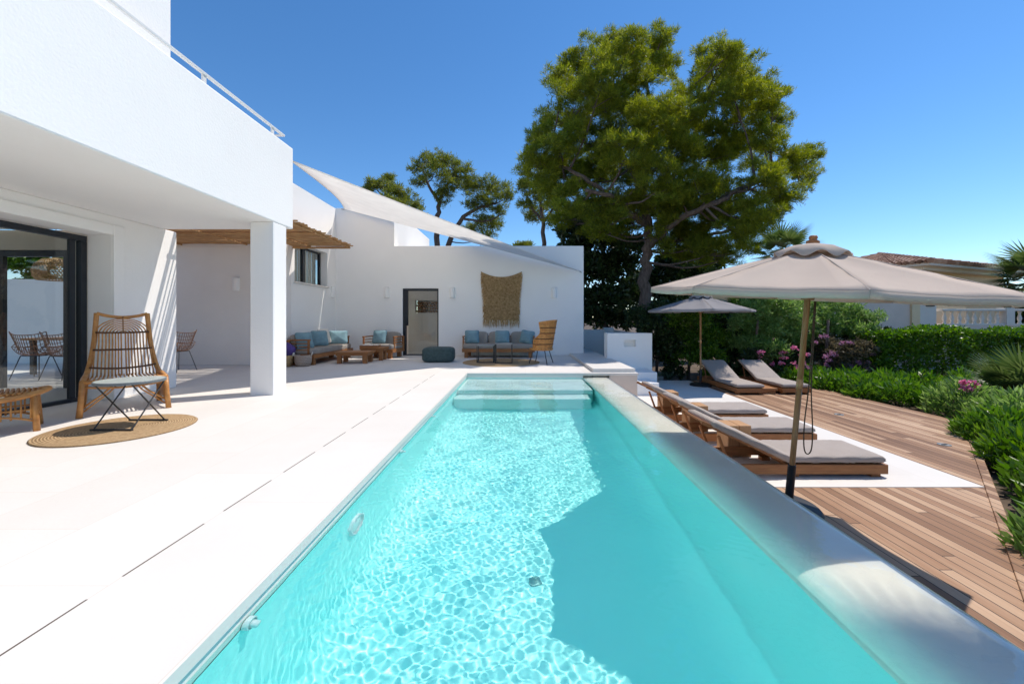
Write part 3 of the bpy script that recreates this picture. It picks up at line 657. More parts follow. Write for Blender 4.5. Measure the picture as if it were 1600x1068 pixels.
sofa((-.62,12.12,0), 0, 2.12, .80, 'three-seat teak sofa with taupe cushions under the straw wall hanging', 3)
sofa((-5.36,10.98,0), R(90), 2.3, .70, 'teak sofa along the wing wall in the shaded corner, beside the baskets', 3)
# one-seat armchair
ac = sofa((-4.05,11.95,0), R(-8), .98, .80, 'single teak armchair with one blue cushion left of the entrance door', 1); ac['category'] = 'armchair'; ac.name = 'garden_armchair'
scatter((-1.42,12.02,.61), (.44,.42,.18), (R(72),0,R(8)), 'blue cushion at the left end of the long sofa'); scatter((-.52,11.98,.60), (.44,.42,.18), (R(72),0,0), 'blue cushion in the middle of the long sofa')
scatter((.22,12.0,.60), (.44,.42,.18), (R(72),R(10),R(-18)), 'blue cushion tilted against the right armrest of the long sofa')
scatter((-4.12,11.86,.62), (.44,.42,.18), (R(70),0,R(-8)), 'blue cushion on the single armchair')
scatter((-5.36,10.05,.60), (.46,.44,.18), (R(72),0,R(60)), 'blue cushion at the basket end of the corner sofa'); scatter((-5.38,10.85,.62), (.46,.44,.18), (R(72),0,R(52)), 'blue cushion in the middle of the corner sofa')
scatter((-5.28,11.72,.61), (.54,.42,.20), (R(68),0,R(22)), 'pale sunlit blue cushion at the far end of the corner sofa')
scatter((-5.5,11.35,.66), (.44,.44,.16), (R(74),0,R(75)), 'white cushion half hidden behind the blue ones on the corner sofa', 'offwhite')
def block_table(loc, rz, sx, sy, h, label):
    o = empty('coffee_table', loc, rz, label, 'coffee table', 'low teak coffee tables')
    m = MB(); n = 5
    for k in range(n): m.box((-sx/2,-sy/2+k*sy/n+.004,h-.05), (sx/2,-sy/2+(k+1)*sy/n-.004,h))
    m.box((-sx/2+.03,-sy/2+.03,h-.10), (sx/2-.03,sy/2-.03,h-.051)); m.build('tabletop', M['teak'], o, bevel=.004)
    for x in (-1, 1):
        for y in (-1, 1): MB().box((x*(sx/2-.11)-.05,y*(sy/2-.1)-.05,0), (x*(sx/2-.11)+.05,y*(sy/2-.1)+.05,h-.051)).build('leg', M['teak'], o, bevel=.004)
block_table((-4.28,10.5,0), R(3), .86, .62, .30, 'low teak coffee table in front of the corner sofa'); block_table((-4.02,11.18,0), R(3), .66, .52, .36, 'taller teak coffee table carrying a tray by the armchair')
tr = empty('serving_tray', (-4.12,11.12,.361), R(5), 'wooden tray with pale contents on the taller coffee table', 'tray')
m = MB(); m.box((-.24,-.17,0), (.24,.17,.012))
for a, b_ in (((-.24,-.17,.012),(.24,-.155,.055)), ((-.24,.155,.012),(.24,.17,.055)), ((-.24,-.155,.012),(-.225,.155,.055)), ((.225,-.155,.012),(.24,.155,.055))): m.box(a, b_)
m.build('tray_body', M['teak'], tr); m = MB()
for k in range(9): m.pillow((-.17+.17*(k % 3)+random.uniform(-.02,.02),-.09+.09*(k//3),.05), (.12,.08,.05), n=6, e=.8)
m.build('folded_cloths', M['offwhite'], tr, smooth=True)
def basket(loc, s, label, m):
    o = empty('basket', loc, R(20), label, 'basket', 'baskets beside the corner sofa')
    MB().lathe([(0,.005),(.15*s,0),(.185*s,.1*s),(.19*s,.22*s),(.185*s,.27*s),(.175*s,.27*s),(.175*s,.05),(0,.04)], 32).build('basket_body', m, o, smooth=True)
    for x in (-1, 1): MB().tube([(x*.185*s,-.06,.25*s),(x*.20*s,-.05,.32*s),(x*.20*s,.05,.32*s),(x*.185*s,.06,.25*s)], .012, 6).build('handle', M['offwhite'], o, smooth=True)
basket((-5.22,9.72,0), 1.0, 'zigzag woven basket with pale handles by the corner sofa', M['basket']); basket((-5.62,9.62,0), 1.0, 'plain straw basket half hidden behind the pillar', M['straw'])
th = MB().pillow((0,0,0), (.36,.30,.30), Matrix.Rotation(R(35), 3, 'Y'), e=.7, n=10).build('blanket', M['purple'], smooth=True, loc=(-5.58,9.66,.40)); tag(th, 'purple folded blanket bulging from the straw basket', 'blanket')
pf = empty('pouf', (-2.16,10.78,0), R(4), 'dark green square floor pouf on the terrace in front of the entrance', 'pouf')
MB().pillow((0,0,.195), (.84,.66,.39), e=.38, n=18).build('pouf_body', M['pouf'], pf, smooth=True)
MB().tube([(x*.405*k, y*.315*k, .20) for x, y, k in ((-1,-1,.93),(0,-1,1.02),(1,-1,.93),(1,0,1.02),(1,1,.93),(0,1,1.02),(-1,1,.93),(-1,0,1.02),(-1,-1,.93))], .006, 6).build('seam', M['black'], pf)
for x, y, h, lab in ((-.88,10.5,.45,'shorter black-framed side table in front of the long sofa, on the left'), (-.41,10.38,.50,'taller black-framed side table in front of the long sofa, on the right')):
    o = empty('side_table', (x,y,.015), 0, lab, 'side table', 'black framed nesting side tables')
    MB().box((-.22,-.2,h-.02), (.22,.2,h)).build('tabletop', M['stone_grey'], o, bevel=.003)
    for sx in (-.21, .21):
        m = MB(); m.box((sx-.012,-.2,0), (sx+.012,.2,.022)); m.box((sx-.012,-.2,.022), (sx+.012,-.178,h-.021)); m.box((sx-.012,.178,.022), (sx+.012,.2,h-.021)); m.build('leg_frame', M['steel'], o)
    MB().box((-.197,-.2,0), (.197,-.178,.02)).build('crossbar', M['steel'], o)
def wing_chair():
    o = empty('wing_chair', (.55,10.32,0), R(-112), 'tan high-backed wicker wing chair on black legs right of the long sofa', 'armchair')
    # local: faces -y ; shell wraps the back (+y) with arms running forward
    m = MB(); nu, nv = 22, 16; grid = []
    for i in range(nv+1):
        z = .36+.74*i/nv; row = []
        arm = max(0, min(1, (z-.36)/.26)); k = (z-.36)/.74
        half = R(118) if z < .60 else R(118-34*min(1, (z-.60)/.15)+14*max(0, (z-.86)/.24))
        rx = .30+.05*k; ry = .27+.03*k
        for j in range(nu+1):
            a = -half+2*half*j/nu
            row.append(Vector((rx*math.sin(a), ry*math.cos(a)+.10*k, z-(.0 if i < nv else .06*(abs(j-nu/2)/(nu/2))**2))))
        grid.append(row)
    for i in range(0, nv+1):
        m.tube(grid[i], .017 if i in (0, nv) else .010, 6)
    for j in range(0, nu+1): m.tube([grid[i][j] for i in range(nv+1)], .018 if j in (0, nu) else .0085, 6)
    vs = [p for row in grid for p in row]; W_ = nu+1
    m.add(vs, [(i*W_+j, i*W_+j+1, (i+1)*W_+j+1, (i+1)*W_+j) for i in range(nv) for j in range(nu)])
    m.build('shell', M['rattan'], o, smooth=True)
    d = MB()
    for z_ in (3, 6, 9, 12): d.tube([p+Vector((p.x, p.y-.05, 0)).normalized()*.008 for p in grid[z_]], .012, 6)
    d.build('binding', M['dark_rattan'], o, smooth=True)
    MB().lathe([(0,.34),(.29,.34),(.31,.37),(.29,.40),(0,.41)], 24).build('seat', M['rattan'], o, smooth=True)
    for sx in (-1, 1):
        for sy in (-1, 1): MB().tube([(sx*.17,sy*.15,.35),(sx*.25,sy*.24,0)], .011, 6).build('leg', M['steel'], o)
wing_chair()
# straw wall hanging
def hanging():
    o = empty('wall_hanging', (-.57,AY-.02,2.62), 0, 'fringed straw macrame hanging on the white annex wall', 'wall hanging')
    W_ = 1.26; H_ = 1.76
    m = MB(); nx, nz = 30, 30; topz = lambda u: -.30*(1-(2*u-1)**2)*.55 - .0
    wid = lambda v: W_*(1-.13*math.sin(math.pi*min(1, v*1.0)*.5))
    def pt(u, v): return Vector(((u-.5)*wid(v), -.012*math.sin(u*9)*math.sin(v*7)-.012, topz(u)*(1-v)-H_*v*.86-.03*(1-v)))
    vs = [pt(i/nx, k/nz) for k in range(nz+1) for i in range(nx+1)]
    m.add(vs, [(k*(nx+1)+i, (k+1)*(nx+1)+i, (k+1)*(nx+1)+i+1, k*(nx+1)+i+1) for k in range(nz) for i in range(nx)])
    m.build('weave', M['straw'], o, smooth=True)
    b = MB()          # knotted loops standing off the weave
    for k in range(30):
        for i in range(24):
            p = pt((i+.5+.5*(k % 2)*.9)/25, (k+.6)/31); L = random.uniform(.05, .085); dx = random.uniform(-.025, .025)
            p = p+Vector((0,-.012,0))
            b.tube([p, p+Vector((dx,-.022,-L*.5)), p+Vector((dx*1.4,-.010,-L))], [.017,.016,.006], 4)
    b.build('knots', M['straw'], o)
    def strands(n, fu, fv, side, lo, hi, w_):
        fr = MB()
        for i in range(n):
            p = pt(fu(), fv()); L = random.uniform(lo, hi); dx = random.uniform(-.05, .05) if not side else side*.03
            fr.tube([p+Vector((0,-.006,0)), p+Vector((dx*.7,-.02,-L*.5)), p+Vector((dx,-.008,-L))], [w_,w_*.85,.002], 4)
        fr.build('fringe', M['straw'], o)
    rd = random.random
    strands(130, rd, lambda: 1, 0, .08, .28, .008); strands(60, lambda: 0, rd, -1, .05, .16, .007); strands(60, lambda: 1, rd, 1, .05, .16, .007); strands(60, rd, lambda: 0, 0, .05, .13, .008)
    MB().tube([pt(i/20, 0)+Vector((0,-.004,.006)) for i in range(21)], .014, 6).build('cord', M['straw'], o, smooth=True)
    for s in (0, 1): MB().tube([pt(s, 0)+Vector((0,.03,.015)), pt(s, 0)+Vector((0,-.03,.015))], .008, 6).build('hook', M['steel'], o)
hanging()

# patio dining set
def woven_chair():
    o = empty('dining_chair', (0,0,0), 0, '-', 'chair', 'woven dining chairs on the patio')
    m = MB(); nu, nv = 14, 9; g = []
    for i in range(nv+1):
        v = i/nv; row = []
        for j in range(nu+1):
            u = j/nu*2-1
            if v < .45: y = -.24+v/.45*.40; z = .45-.02*math.sin(v/.45*3.14)
            else: k = (v-.45)/.55; y = .16+.10*k; z = .45+.38*k
            wv = .24+.06*v; z += .16*abs(u)**3*(1 if v < .45 else 1-.6*(v-.45)/.55); y -= .10*u*u*(v > .45)
            row.append(Vector((u*wv, y, z)))
        g.append(row)
    for i in range(nv+1): m.tube(g[i], .009 if i in (0, nv) else .006, 5)
    for j in range(nu+1): m.tube([g[i][j] for i in range(nv+1)], .009 if j in (0, nu) else .0055, 5)
    m.build('shell', M['pink_rattan'], o, smooth=True)
    for sx in (-1, 1):
        for sy in (-1, 1): MB().tube([(sx*.15,sy*.12,.44),(sx*.24,sy*.22,0)], .008, 6).build('leg', M['steel'], o)
    MB().tube([(.15,.12,.435),(.15,-.12,.435),(-.15,-.12,.435),(-.15,.12,.435),(.15,.12,.435)], .008, 6).build('leg_frame', M['steel'], o)
    return o
ch = woven_chair()
spots = [((-7.42,8.75),R(-95),'woven dining chair at the right end of the patio table, beside the bamboo shadow'), ((-8.6,7.62),R(175),'woven dining chair seen through the glass, nearer the sliding door'), ((-9.25,7.72),R(188),'woven dining chair seen through the glass, second from the right'),
         ((-9.0,9.42),R(2),'woven dining chair on the far side of the patio table, by the garden wall'), ((-9.8,9.4),R(-6),'woven dining chair on the far side of the patio table, at its left')]
for i, (p, rz, lab) in enumerate(spots):
    o = ch if i == 0 else copy_tree(ch); o.location = (p[0], p[1], 0); o.rotation_euler = (0, 0, rz); o['label'] = lab
dt = empty('dining_table', (-9.0,8.6,0), 0, 'long dining table on the patio seen through the sliding door', 'dining table')
MB().box((-1.1,-.45,.70), (1.1,.45,.74)).build('tabletop', M['pale_wood'], dt, bevel=.005)
for x in (-.95, .95):
    for y in (-.35, .35): MB().box((x-.035,y-.035,0), (x+.035,y+.035,.699)).build('leg', M['steel'], dt)
lp = empty('pendant_lamp', (-9.2,8.0,2.95), 0, 'woven dome pendant lamp hanging over the patio dining table', 'lamp')
MB().tube([(0,0,0),(0,0,-.62)], .006, 6).build('cable', M['black'], lp)
m = MB(); pr = [(.05,-.62),(.18,-.65),(.28,-.74),(.32,-.86),(.31,-.98),(.27,-1.05)]
for k in range(40):
    a = 2*math.pi*k/40; m.tube([(r_*math.cos(a+.25*i), r_*math.sin(a+.25*i), z) for i, (r_, z) in enumerate(pr)], .007, 4); m.tube([(r_*math.cos(a-.25*i), r_*math.sin(a-.25*i), z) for i, (r_, z) in enumerate(pr)], .007, 4)
for r_, z in pr: m.tube([(r_*math.cos(a), r_*math.sin(a), z) for a in [2*math.pi*i/28 for i in range(29)]], .009, 5)
m.build('lamp_shade', M['straw'], lp)

# loungers: local x from head (0) to foot (2.1), y 0..0.64
def lounger():
    o = empty('sun_lounger', (0,0,LOW), 0, '-', 'sun lounger', 'teak sun loungers with taupe mattresses')
    f = MB(); L, W_ = 2.12, .66
    f.box((0,0,.04), (L,.035,.145)); f.box((0,W_-.035,.04), (L,W_,.145)); f.box((L-.035,.035,.042), (L,W_-.035,.145)); f.box((0,.035,.042), (.035,W_-.035,.145))
    for k in range(13): f.box((1.0+k*.082,.036,.12), (1.0+k*.082+.06,W_-.036,.143))
    f.build('frame', M['teak'], o, bevel=.004)
    for x in (.12, 1.05, L-.16):
        for y in (.03, W_-.11): MB().box((x,y,0), (x+.10,y+.08,.041)).build('foot', M['teak'], o)
    A_ = R(25); rot = Matrix.Rotation(A_, 3, 'Y'); piv = Vector((1.0,0,.15))
    b = MB()
    for y in (.04, W_-.075): b.box((-.03,y,.15), (1.0,y+.035,.19), rot, piv)
    for k in range(9): b.box((.0+k*.11,.075,.165), (.07+k*.11,W_-.075,.185), rot, piv)
    b.build('backrest', M['teak'], o, bevel=.003)
    for y in (.08, W_-.11):
        MB().tube([(.28,y,.44),(.40,y,.11)], .017, 6).build('prop', M['teak'], o)
    # mattress: one continuous pad bent at the hinge
    m = MB(); n = 44; prof = []; th = .088
    S_ = [i/n*2.12 for i in range(n+1)]
    def mid(s):
        if s < 1.0: v = Vector((1.0-(1.0-s)*math.cos(A_), (1.0-s)*math.sin(A_)))
        else: v = Vector((s, 0))
        return v
    rows = []
    ny = 14
    for i, s in enumerate(S_):
        p = mid(max(.0, min(2.10, s))); k = max(0, min(1, (s-.9)/.2)); a = A_*(1-k); nv_ = Vector((math.sin(a), math.cos(a)))
        endr = min(1, min(s, 2.12-s)/.03+.25)**.5
        row = []
        for j in range(2*ny):
            q = 2*math.pi*j/(2*ny); cy = math.copysign(abs(math.cos(q))**.22, math.cos(q)); cz = math.copysign(abs(math.sin(q))**.5, math.sin(q))
            wob = .006*math.sin(s*27+j*1.7)*math.sin(s*9+j*.5)+.004*math.sin(s*67+j*2.3)
            off = .195+(th/2+wob*.6)*cz*endr; yy = W_/2+(W_/2-.008+wob)*cy
            pp = p+nv_*(off-.0)
            row.append((pp.x-(0 if s > 1 else 0), yy, pp.y if False else (p.y+nv_.y*off)))
        rows.append(row)
    m2 = 2*ny; vs = [v for r_ in rows for v in r_]
    fs = [(i*m2+j, i*m2+(j+1) % m2, (i+1)*m2+(j+1) % m2, (i+1)*m2+j) for i in range(n) for j in range(m2)]
    fs += [tuple(range(m2-1, -1, -1)), tuple(range(n*m2, (n+1)*m2))]
    m.add(vs, fs); m.build('mattress', M['taupe'], o, smooth=True)
    return o
lo_ = lounger()
for i, (x, y, rz, lab) in enumerate(((1.96,4.46,0,'nearest sun lounger, right behind the large parasol pole'), (2.06,5.66,0,'middle one of the three poolside sun loungers'), (2.08,6.80,0,'farthest of the three poolside sun loungers, by the garden steps'),
    (5.07,11.52,R(-90),'dappled sun lounger beside the black base of the far parasol'), (6.16,11.55,R(-90),'dappled sun lounger at the right, against the flowering shrubs'))):
    o = lo_ if i == 0 else copy_tree(lo_); o.location = (x, y, LOW); o.rotation_euler = (0, 0, rz); o['label'] = lab
for y, lab in ((5.28,'wooden block side table between the nearest and middle loungers'), (6.45,'wooden block side table between the middle and farthest poolside loungers'), (7.62,'wooden block side table beyond the poolside loungers by the garden steps')):
    o = empty('block_stool', (2.80,y,LOW), 0, lab, 'side table', 'wooden block side tables by the loungers')
    for k in (-1, 1): MB().box((min(0,k*.15)+.002,-.15,0), (max(0,k*.15)-.002,.15,.40)).build('wood_block', M['pale_wood'], o, bevel=.006)
lt = empty('low_table', (5.93,9.85,LOW), 0, 'low teak table between the two dappled loungers', 'low table')
MB().box((-.15,-.35,.07), (.15,.35,.13)).build('tabletop', M['teak_y'], lt, bevel=.005); MB().box((-.12,-.32,0), (.12,.32,.069)).build('plinth', M['teak_y'], lt)

# parasols
def parasol(loc, tilt, rotz, cloth, label, cord):
    o = empty('parasol', loc, rotz, label, 'parasol', 'taupe parasols by the pool'); o.rotation_euler = (tilt*1.6, tilt, rotz)
    R_ = 1.33; ze, za = 1.99, 2.375; n = 8
    c = MB(); rings = 10; sub = 8
    for k in range(n):
        vs = []
        for i in list(range(rings+1))+[rings, rings+1]:
            t_ = .09+.91*min(i, rings)/rings
            for q in range(sub+1):
                a0 = R(22.5+45*k); a1 = a0+R(45); f_ = q/sub; b_ = 4*f_*(1-f_)
                p = Vector((math.cos(a0), math.sin(a0), 0)).lerp(Vector((math.cos(a1), math.sin(a1), 0)), f_); inw = 1-.05*b_*(t_**3)
                z = za-(za-ze)*t_**1.08-.045*b_*math.sin(math.pi*min(1, t_*.93)) - (.05 if i > rings else 0)
                vs.append((p.x*R_*t_*inw, p.y*R_*t_*inw, z))
        w1 = sub+1; c.add([(x_, y_, z_+.004*math.sin(x_*23+y_*11)*math.sin(y_*17-x_*5)) for x_, y_, z_ in vs], [(i*w1+j, i*w1+j+1, (i+1)*w1+j+1, (i+1)*w1+j) for i in list(range(rings))+[rings+1] for j in range(sub)])
    cn = c.build('canopy', cloth, o, smooth=False); s = cn.modifiers.new('Solidify', 'SOLIDIFY'); s.thickness = .003
    for p_ in cn.data.polygons: p_.use_smooth = True
    c = MB(); vs = []
    for i, (rr, z) in enumerate(((.03, za+.05), (.16, za+.025), (.285, za-.045))):
        for j in range(64):
            a = 2*math.pi*j/64; fl = math.cos(8*(a-R(22.5)))
            vs.append((rr*math.cos(a), rr*math.sin(a), z+(.026*fl-.012)*(i == 2)))
    c.add(vs, [(i*64+j, i*64+(j+1) % 64, (i+1)*64+(j+1) % 64, (i+1)*64+j) for i in range(2) for j in range(64)])
    v_ = c.build('vent', cloth, cn, smooth=True); s = v_.modifiers.new('Solidify', 'SOLIDIFY'); s.thickness = .004
    MB().tube([(0,0,.03),(0,0,1.15)], .0235, 14).tube([(0,0,1.2),(0,0,za+.01)], .0235, 14).build('pole', M['pole_wood'], o, smooth=True)
    MB().tube([(0,0,1.13),(0,0,1.22)], .0265, 14).build('pole_joint', M['pale_wood'], o, smooth=True)
    MB().lathe([(.03,za+.03),(.05,za+.05),(.052,za+.07),(.028,za+.085),(.035,za+.10),(.028,za+.12),(0,za+.125)], 16).build('finial', M['teak'], o, smooth=True)
    MB().lathe([(.27,0),(.27,.03),(.25,.05),(.06,.06),(.034,.07),(.033,.42),(.03,.425)], 32).build('base', M['black'], o)
    MB().lathe([(.026,1.93),(.05,1.93),(.055,1.99),(.026,2.0)], 16).build('hub', M['pole_wood'], o)
    for k in range(n):
        a = R(22.5+45*k); d_ = Vector((math.cos(a), math.sin(a), 0))
        r_ = MB().tube([d_*.04+Vector((0,0,za-.03)), d_*(R_*.985)+Vector((0,0,ze-.018))], .011, 6).build('rib', M['pole_wood'], o)
        MB().tube([d_*.05+Vector((0,0,1.96)), d_*.60+Vector((0,0,za-.225))], .010, 6).build('strut', M['pole_wood'], r_)
    sm = MB()
    for k in range(n):
        a = R(22.5+45*k); d_ = Vector((math.cos(a), math.sin(a), 0))
        sm.tube([d_*(R_*t_)+Vector((0,0,za-(za-ze)*t_**1.08+.002)) for t_ in [.1+.9*i/10 for i in range(11)]], .0045, 5)
    sm.build('seam', M['taupe'], cn)
    if cord:
        p = smoothpath([(.05,-.02,1.92),(.055,-.04,1.2),(.04,-.05,.85),(.055,-.05,.62),(.09,-.05,.55),(.125,-.05,.60),(.115,-.05,.80),(.075,-.04,1.2),(.06,-.02,1.92)], 6)
        MB().tube(p, .0055, 6).build('cord', M['rope'], o, smooth=True)
    return o
parasol((2.475,3.72,LOW), R(2.5), 0, M['canopy'], 'large taupe parasol on a wooden pole over the pool edge', True)
parasol((4.80,10.7,LOW), 0, R(9), M['canopy_shaded'], 'parasol with tree shade put into its grey cloth colour, beside the two far loungers', False)
#VEGETATION
# ================================================================ VEGETATION
def px(u, v, Y): return Vector(((u-812)/630*Y, Y, 1.12+(499-v)/630*Y))
def quads(name, base, dirs, side, L, W_, material, parent=None, tip=.25):
    """many small leaf blades: base point, direction, side vector"""
    n = len(base); L = np.broadcast_to(L, (n,))[:, None]; W_ = np.broadcast_to(W_, (n,))[:, None]
    a = base; m = base+dirs*L*.5; t = base+dirs*L
    v = np.stack([a-side*W_*tip*.5, a+side*W_*tip*.5, m+side*W_*.5, t, m-side*W_*.5], 1).reshape(-1, 3)
    me = bpy.data.meshes.new(name); me.vertices.add(5*n); me.vertices.foreach_set('co', v.astype(np.float32).ravel())
    me.loops.add(5*n); me.loops.foreach_set('vertex_index', np.arange(5*n, dtype=np.int32))
    me.polygons.add(n); me.polygons.foreach_set('loop_start', np.arange(0, 5*n, 5, dtype=np.int32)); me.polygons.foreach_set('loop_total', np.full(n, 5, dtype=np.int32))
    me.update(calc_edges=True); me.materials.append(material)
    o = bpy.data.objects.new(name, me); COL.objects.link(o)
    if parent: o.parent = parent
    return o
def unit(a): return a/np.maximum(1e-9, np.linalg.norm(a, axis=-1, keepdims=True))
def tufts(clumps, per, blades, L, W_, up=.5, squash=.8, shell=.55, spread=.8):
    """clumps: (centre, radius); sprays of blades pointing outwards from each clump"""
    B, D = [], []
    for c, r in clumps:
        n = max(3, int(per*(r**2))); d = unit(RNG.normal(size=(n, 3))); d[:, 2] = np.where(d[:, 2] < -.35, -d[:, 2]*.6, d[:, 2]); d = unit(d)
        rad = r*(shell+(1-shell)*RNG.random((n, 1))**.6)*(.82+.36*RNG.random((n, 1))**2)
        p = np.array(c)+d*rad*np.array([1, 1, squash])
        ax = unit(d*.8+np.array([0, 0, up])+RNG.normal(size=(n, 3))*.35)
        k = blades; pd = np.repeat(ax, k, 0); pb = np.repeat(p, k, 0)
        dd = unit(pd+RNG.normal(size=pd.shape)*spread)
        B.append(pb+RNG.normal(size=pb.shape)*L*.25); D.append(dd)
    B = np.concatenate(B); D = np.concatenate(D); S_ = unit(np.cross(D, RNG.normal(size=D.shape)))
    n = len(B); return B, D, S_, L*(.65+.7*RNG.random(n)), W_*(.7+.6*RNG.random(n))
def sprays(cl, k, f, seed):
    g = random.Random(seed); out = []
    for c, r in cl:
        for _ in range(k):
            d = Vector((g.gauss(0, 1), g.gauss(0, 1), g.gauss(0, .8)+.15)).normalized(); q = r*g.uniform(.35, 1.02)
            out.append((Vector(c)+Vector((d.x*q, d.y*q, d.z*q*.85)), r*f*g.uniform(.7, 1.3)))
    return out
def limbs(m, path, r0, r1, n=10):
    p = smoothpath(path, 5); k = len(p); p = [q+Vector((random.uniform(-1, 1), random.uniform(-1, 1), random.uniform(-1, 1)))*r1*.8 if 0 < i < k-1 else q for i, q in enumerate(p)]
    m.tube(p, [r0+(r1-r0)*i/(k-1) for i in range(k)], n)
def tree(name, label, cat, Y, trunk, branches, clumps, per, blades, L, W_, leaf, r0, dz=1.5, squash=.8, group=None, base=None, twigs=2, seed=1, spread=.8, up=.5):
    """trunk/branches: pixel polylines at depth Y; clumps (u, v, r_px[, dy])"""
    rnd = random.Random(seed)
    T = [px(u, v, Y) for u, v in trunk]; root = base or Vector((T[0].x, Y, -.78)); T[0] = Vector(root)-Vector((0, 0, .1))
    o = empty(name, tuple(root), 0, label, cat, group); off = Vector(root)
    cl = []
    for q in clumps:
        u, v, r = q[:3]; dy = q[3] if len(q) > 3 else rnd.uniform(-dz, dz)
        Yc = Y+dy; cl.append((px(u, v, Yc)-off, r/630*Yc))
    m = MB(); limbs(m, [p-off for p in T], r0, r0*.45, 14); sk = [p-off for p in smoothpath(T, 5)]
    for br in branches:
        r_ = br[0]; pts = [Vector(px(q[0], q[1], Y+(q[2] if len(q) > 2 else 0)))-off for q in br[1:]]; limbs(m, pts, r_, r_*.4, 10); sk += smoothpath(pts, 5)
    for c, r in cl:                    # boughs run from the nearest limb into every clump
        s = min(sk, key=lambda p: (p-c).length+max(0, p.z-c.z)*1.5); d = c-s
        if d.length > .15:
            mid = s.lerp(c, .5)+Vector((rnd.uniform(-.1, .1), rnd.uniform(-.1, .1), -.10))*d.length; limbs(m, [s, mid, c], r0*.20, r0*.06, 6)
        for k in range(twigs):
            e = c+Vector((rnd.gauss(0, 1), rnd.gauss(0, 1), rnd.gauss(0, .7))).normalized()*r*.8; m.tube([s.lerp(c, .75), (s.lerp(c, .8)+e)/2+Vector((0,0,-.03)), e], [r0*.07, r0*.045, r0*.02], 4, False)
    m.build('trunk', M['bark'], o, smooth=True)
    if 'pine' in name: cl = sprays(cl, 22, .27, seed)
    quads('crown', *tufts(cl, per, blades, L, W_, squash=squash, spread=spread, up=up), leaf, o)
    return o
# --- the big pine
C0 = [(985,75,26),(958,70,22),(1030,68,24),(1005,95,38),(970,105,36),(930,100,36),(940,135,42),(1000,140,42),(1038,110,22),(895,115,30),(880,130,26),
      (1110,88,24),(1138,88,24),(1120,110,34),(1155,125,34),(1100,140,38),(1150,160,40),(1190,148,28),(1208,160,22),(1185,185,36),(1212,190,20),(1222,150,12),
      (900,165,44),(955,180,46),(1015,185,46),(1075,185,44),(1130,205,44),(868,190,30),(872,230,38),(920,230,48),(980,240,48),(1045,245,48),(1105,250,46),(1165,240,40),(1205,225,24),
      (836,222,20),(832,250,18),(850,262,34),(880,280,40),(930,285,42),(1090,300,46),(1145,300,44),(1195,285,36),(1240,262,26),(1262,248,20),(1255,285,22),(1232,310,24),
      (1215,335,26),(1180,345,34),(1130,345,38),(1080,350,36),(1040,320,30),(900,318,34),(1060,290,34),(1230,245,16),(1275,245,10),(1100,375,26),(1060,385,22),(960,330,24),
      (990,290,34),(1025,300,30),(1060,310,30),(985,215,40),(1040,205,38),(1000,320,22),(1100,330,32),(1150,365,26),(1190,355,22),(1075,365,22),(930,250,40),(945,320,26),(870,310,24),(1020,260,36),(1032,350,24),(985,352,18),(1062,402,18),(1120,395,24),(1168,385,20),(940,345,18),(1040,385,16),(905,348,24),(878,345,18),(935,362,20),(1100,408,18),(1142,402,20),(1088,388,22),(1030,330,26),(1048,360,22),(985,325,22),(965,365,16)]
C0 = [(u, v, r, [-2.4, -.9, .8, 2.2, -1.6, 1.6][i % 6]*(.5 if r < 24 else .8)) for i, (u, v, r) in enumerate(C0)]
tree('pine_tree', 'tallest broad-crowned pine with a bare reddish trunk behind the parasols', 'tree', 14.5, [(1002,560),(1006,470),(1010,410),(1012,365),(1006,320),(998,280)],
     [(.15,(1012,385),(1035,365,-.5),(1065,340,-1),(1110,320,-1.5),(1150,300,-1.5)), (.13,(1012,352),(985,335,-.8),(960,310,-1.5),(915,297,-2)), (.13,(1004,315),(1010,260,.5),(1020,200,1),(1010,130,1)), (.12,(999,285),(965,230,.5),(945,160,.8),(940,110,.6)),
      (.12,(1008,335),(1050,280,1),(1090,200,1.4),(1120,130,1.2)), (.10,(1022,378),(1080,372,1.2),(1140,360,2),(1200,340,2)), (.10,(1110,320,-1.5),(1180,285,-1),(1250,262,0)), (.09,(960,310,-1.5),(900,270,-1),(850,250,0))],
     [(u, v, q*1.12, d) for u, v, q, d in C0], 470, 12, .15, .0165, M['pine'], .24, squash=.82, twigs=3, spread=.75, up=.6)
# --- pines behind the annex roof
tree('pine_tree', 'forked pine with open crown rising behind the annex roof', 'tree', 24, [(684,420),(683,370),(685,330),(690,300)], [(.16,(700,385),(715,350),(740,328),(775,318)), (.10,(688,320),(668,285),(660,260)), (.10,(690,300),(705,280),(715,265)), (.08,(725,342),(760,345),(785,335))],
     [(650,262,14),(668,252,20),(690,247,16),(678,268,22),(655,285,16),(705,262,20),(722,276,24),(700,290,22),(738,292,20),(760,292,22),(782,300,18),(795,306,10),(770,315,22),(745,318,20),(755,345,20),(775,350,16),(740,362,18),(785,330,12),(690,310,16),(760,370,12)], 140, 11, .22, .03, M['pine_far'], .20, dz=1.2, seed=2)
tree('pine_tree', 'small dense pine at the left, half hidden by the sail edge', 'tree', 21, [(625,420),(622,350),(620,310)], [(.06,(622,340),(600,310),(585,290))], [(582,290,11),(598,290,14),(612,298,16),(628,306,18),(640,318,18),(622,322,20),(604,308,14),(650,330,14),(635,340,18),(575,300,8),(606,280,9)], 150, 11, .20, .03, M['pine_far'], .14, dz=.7, seed=3)
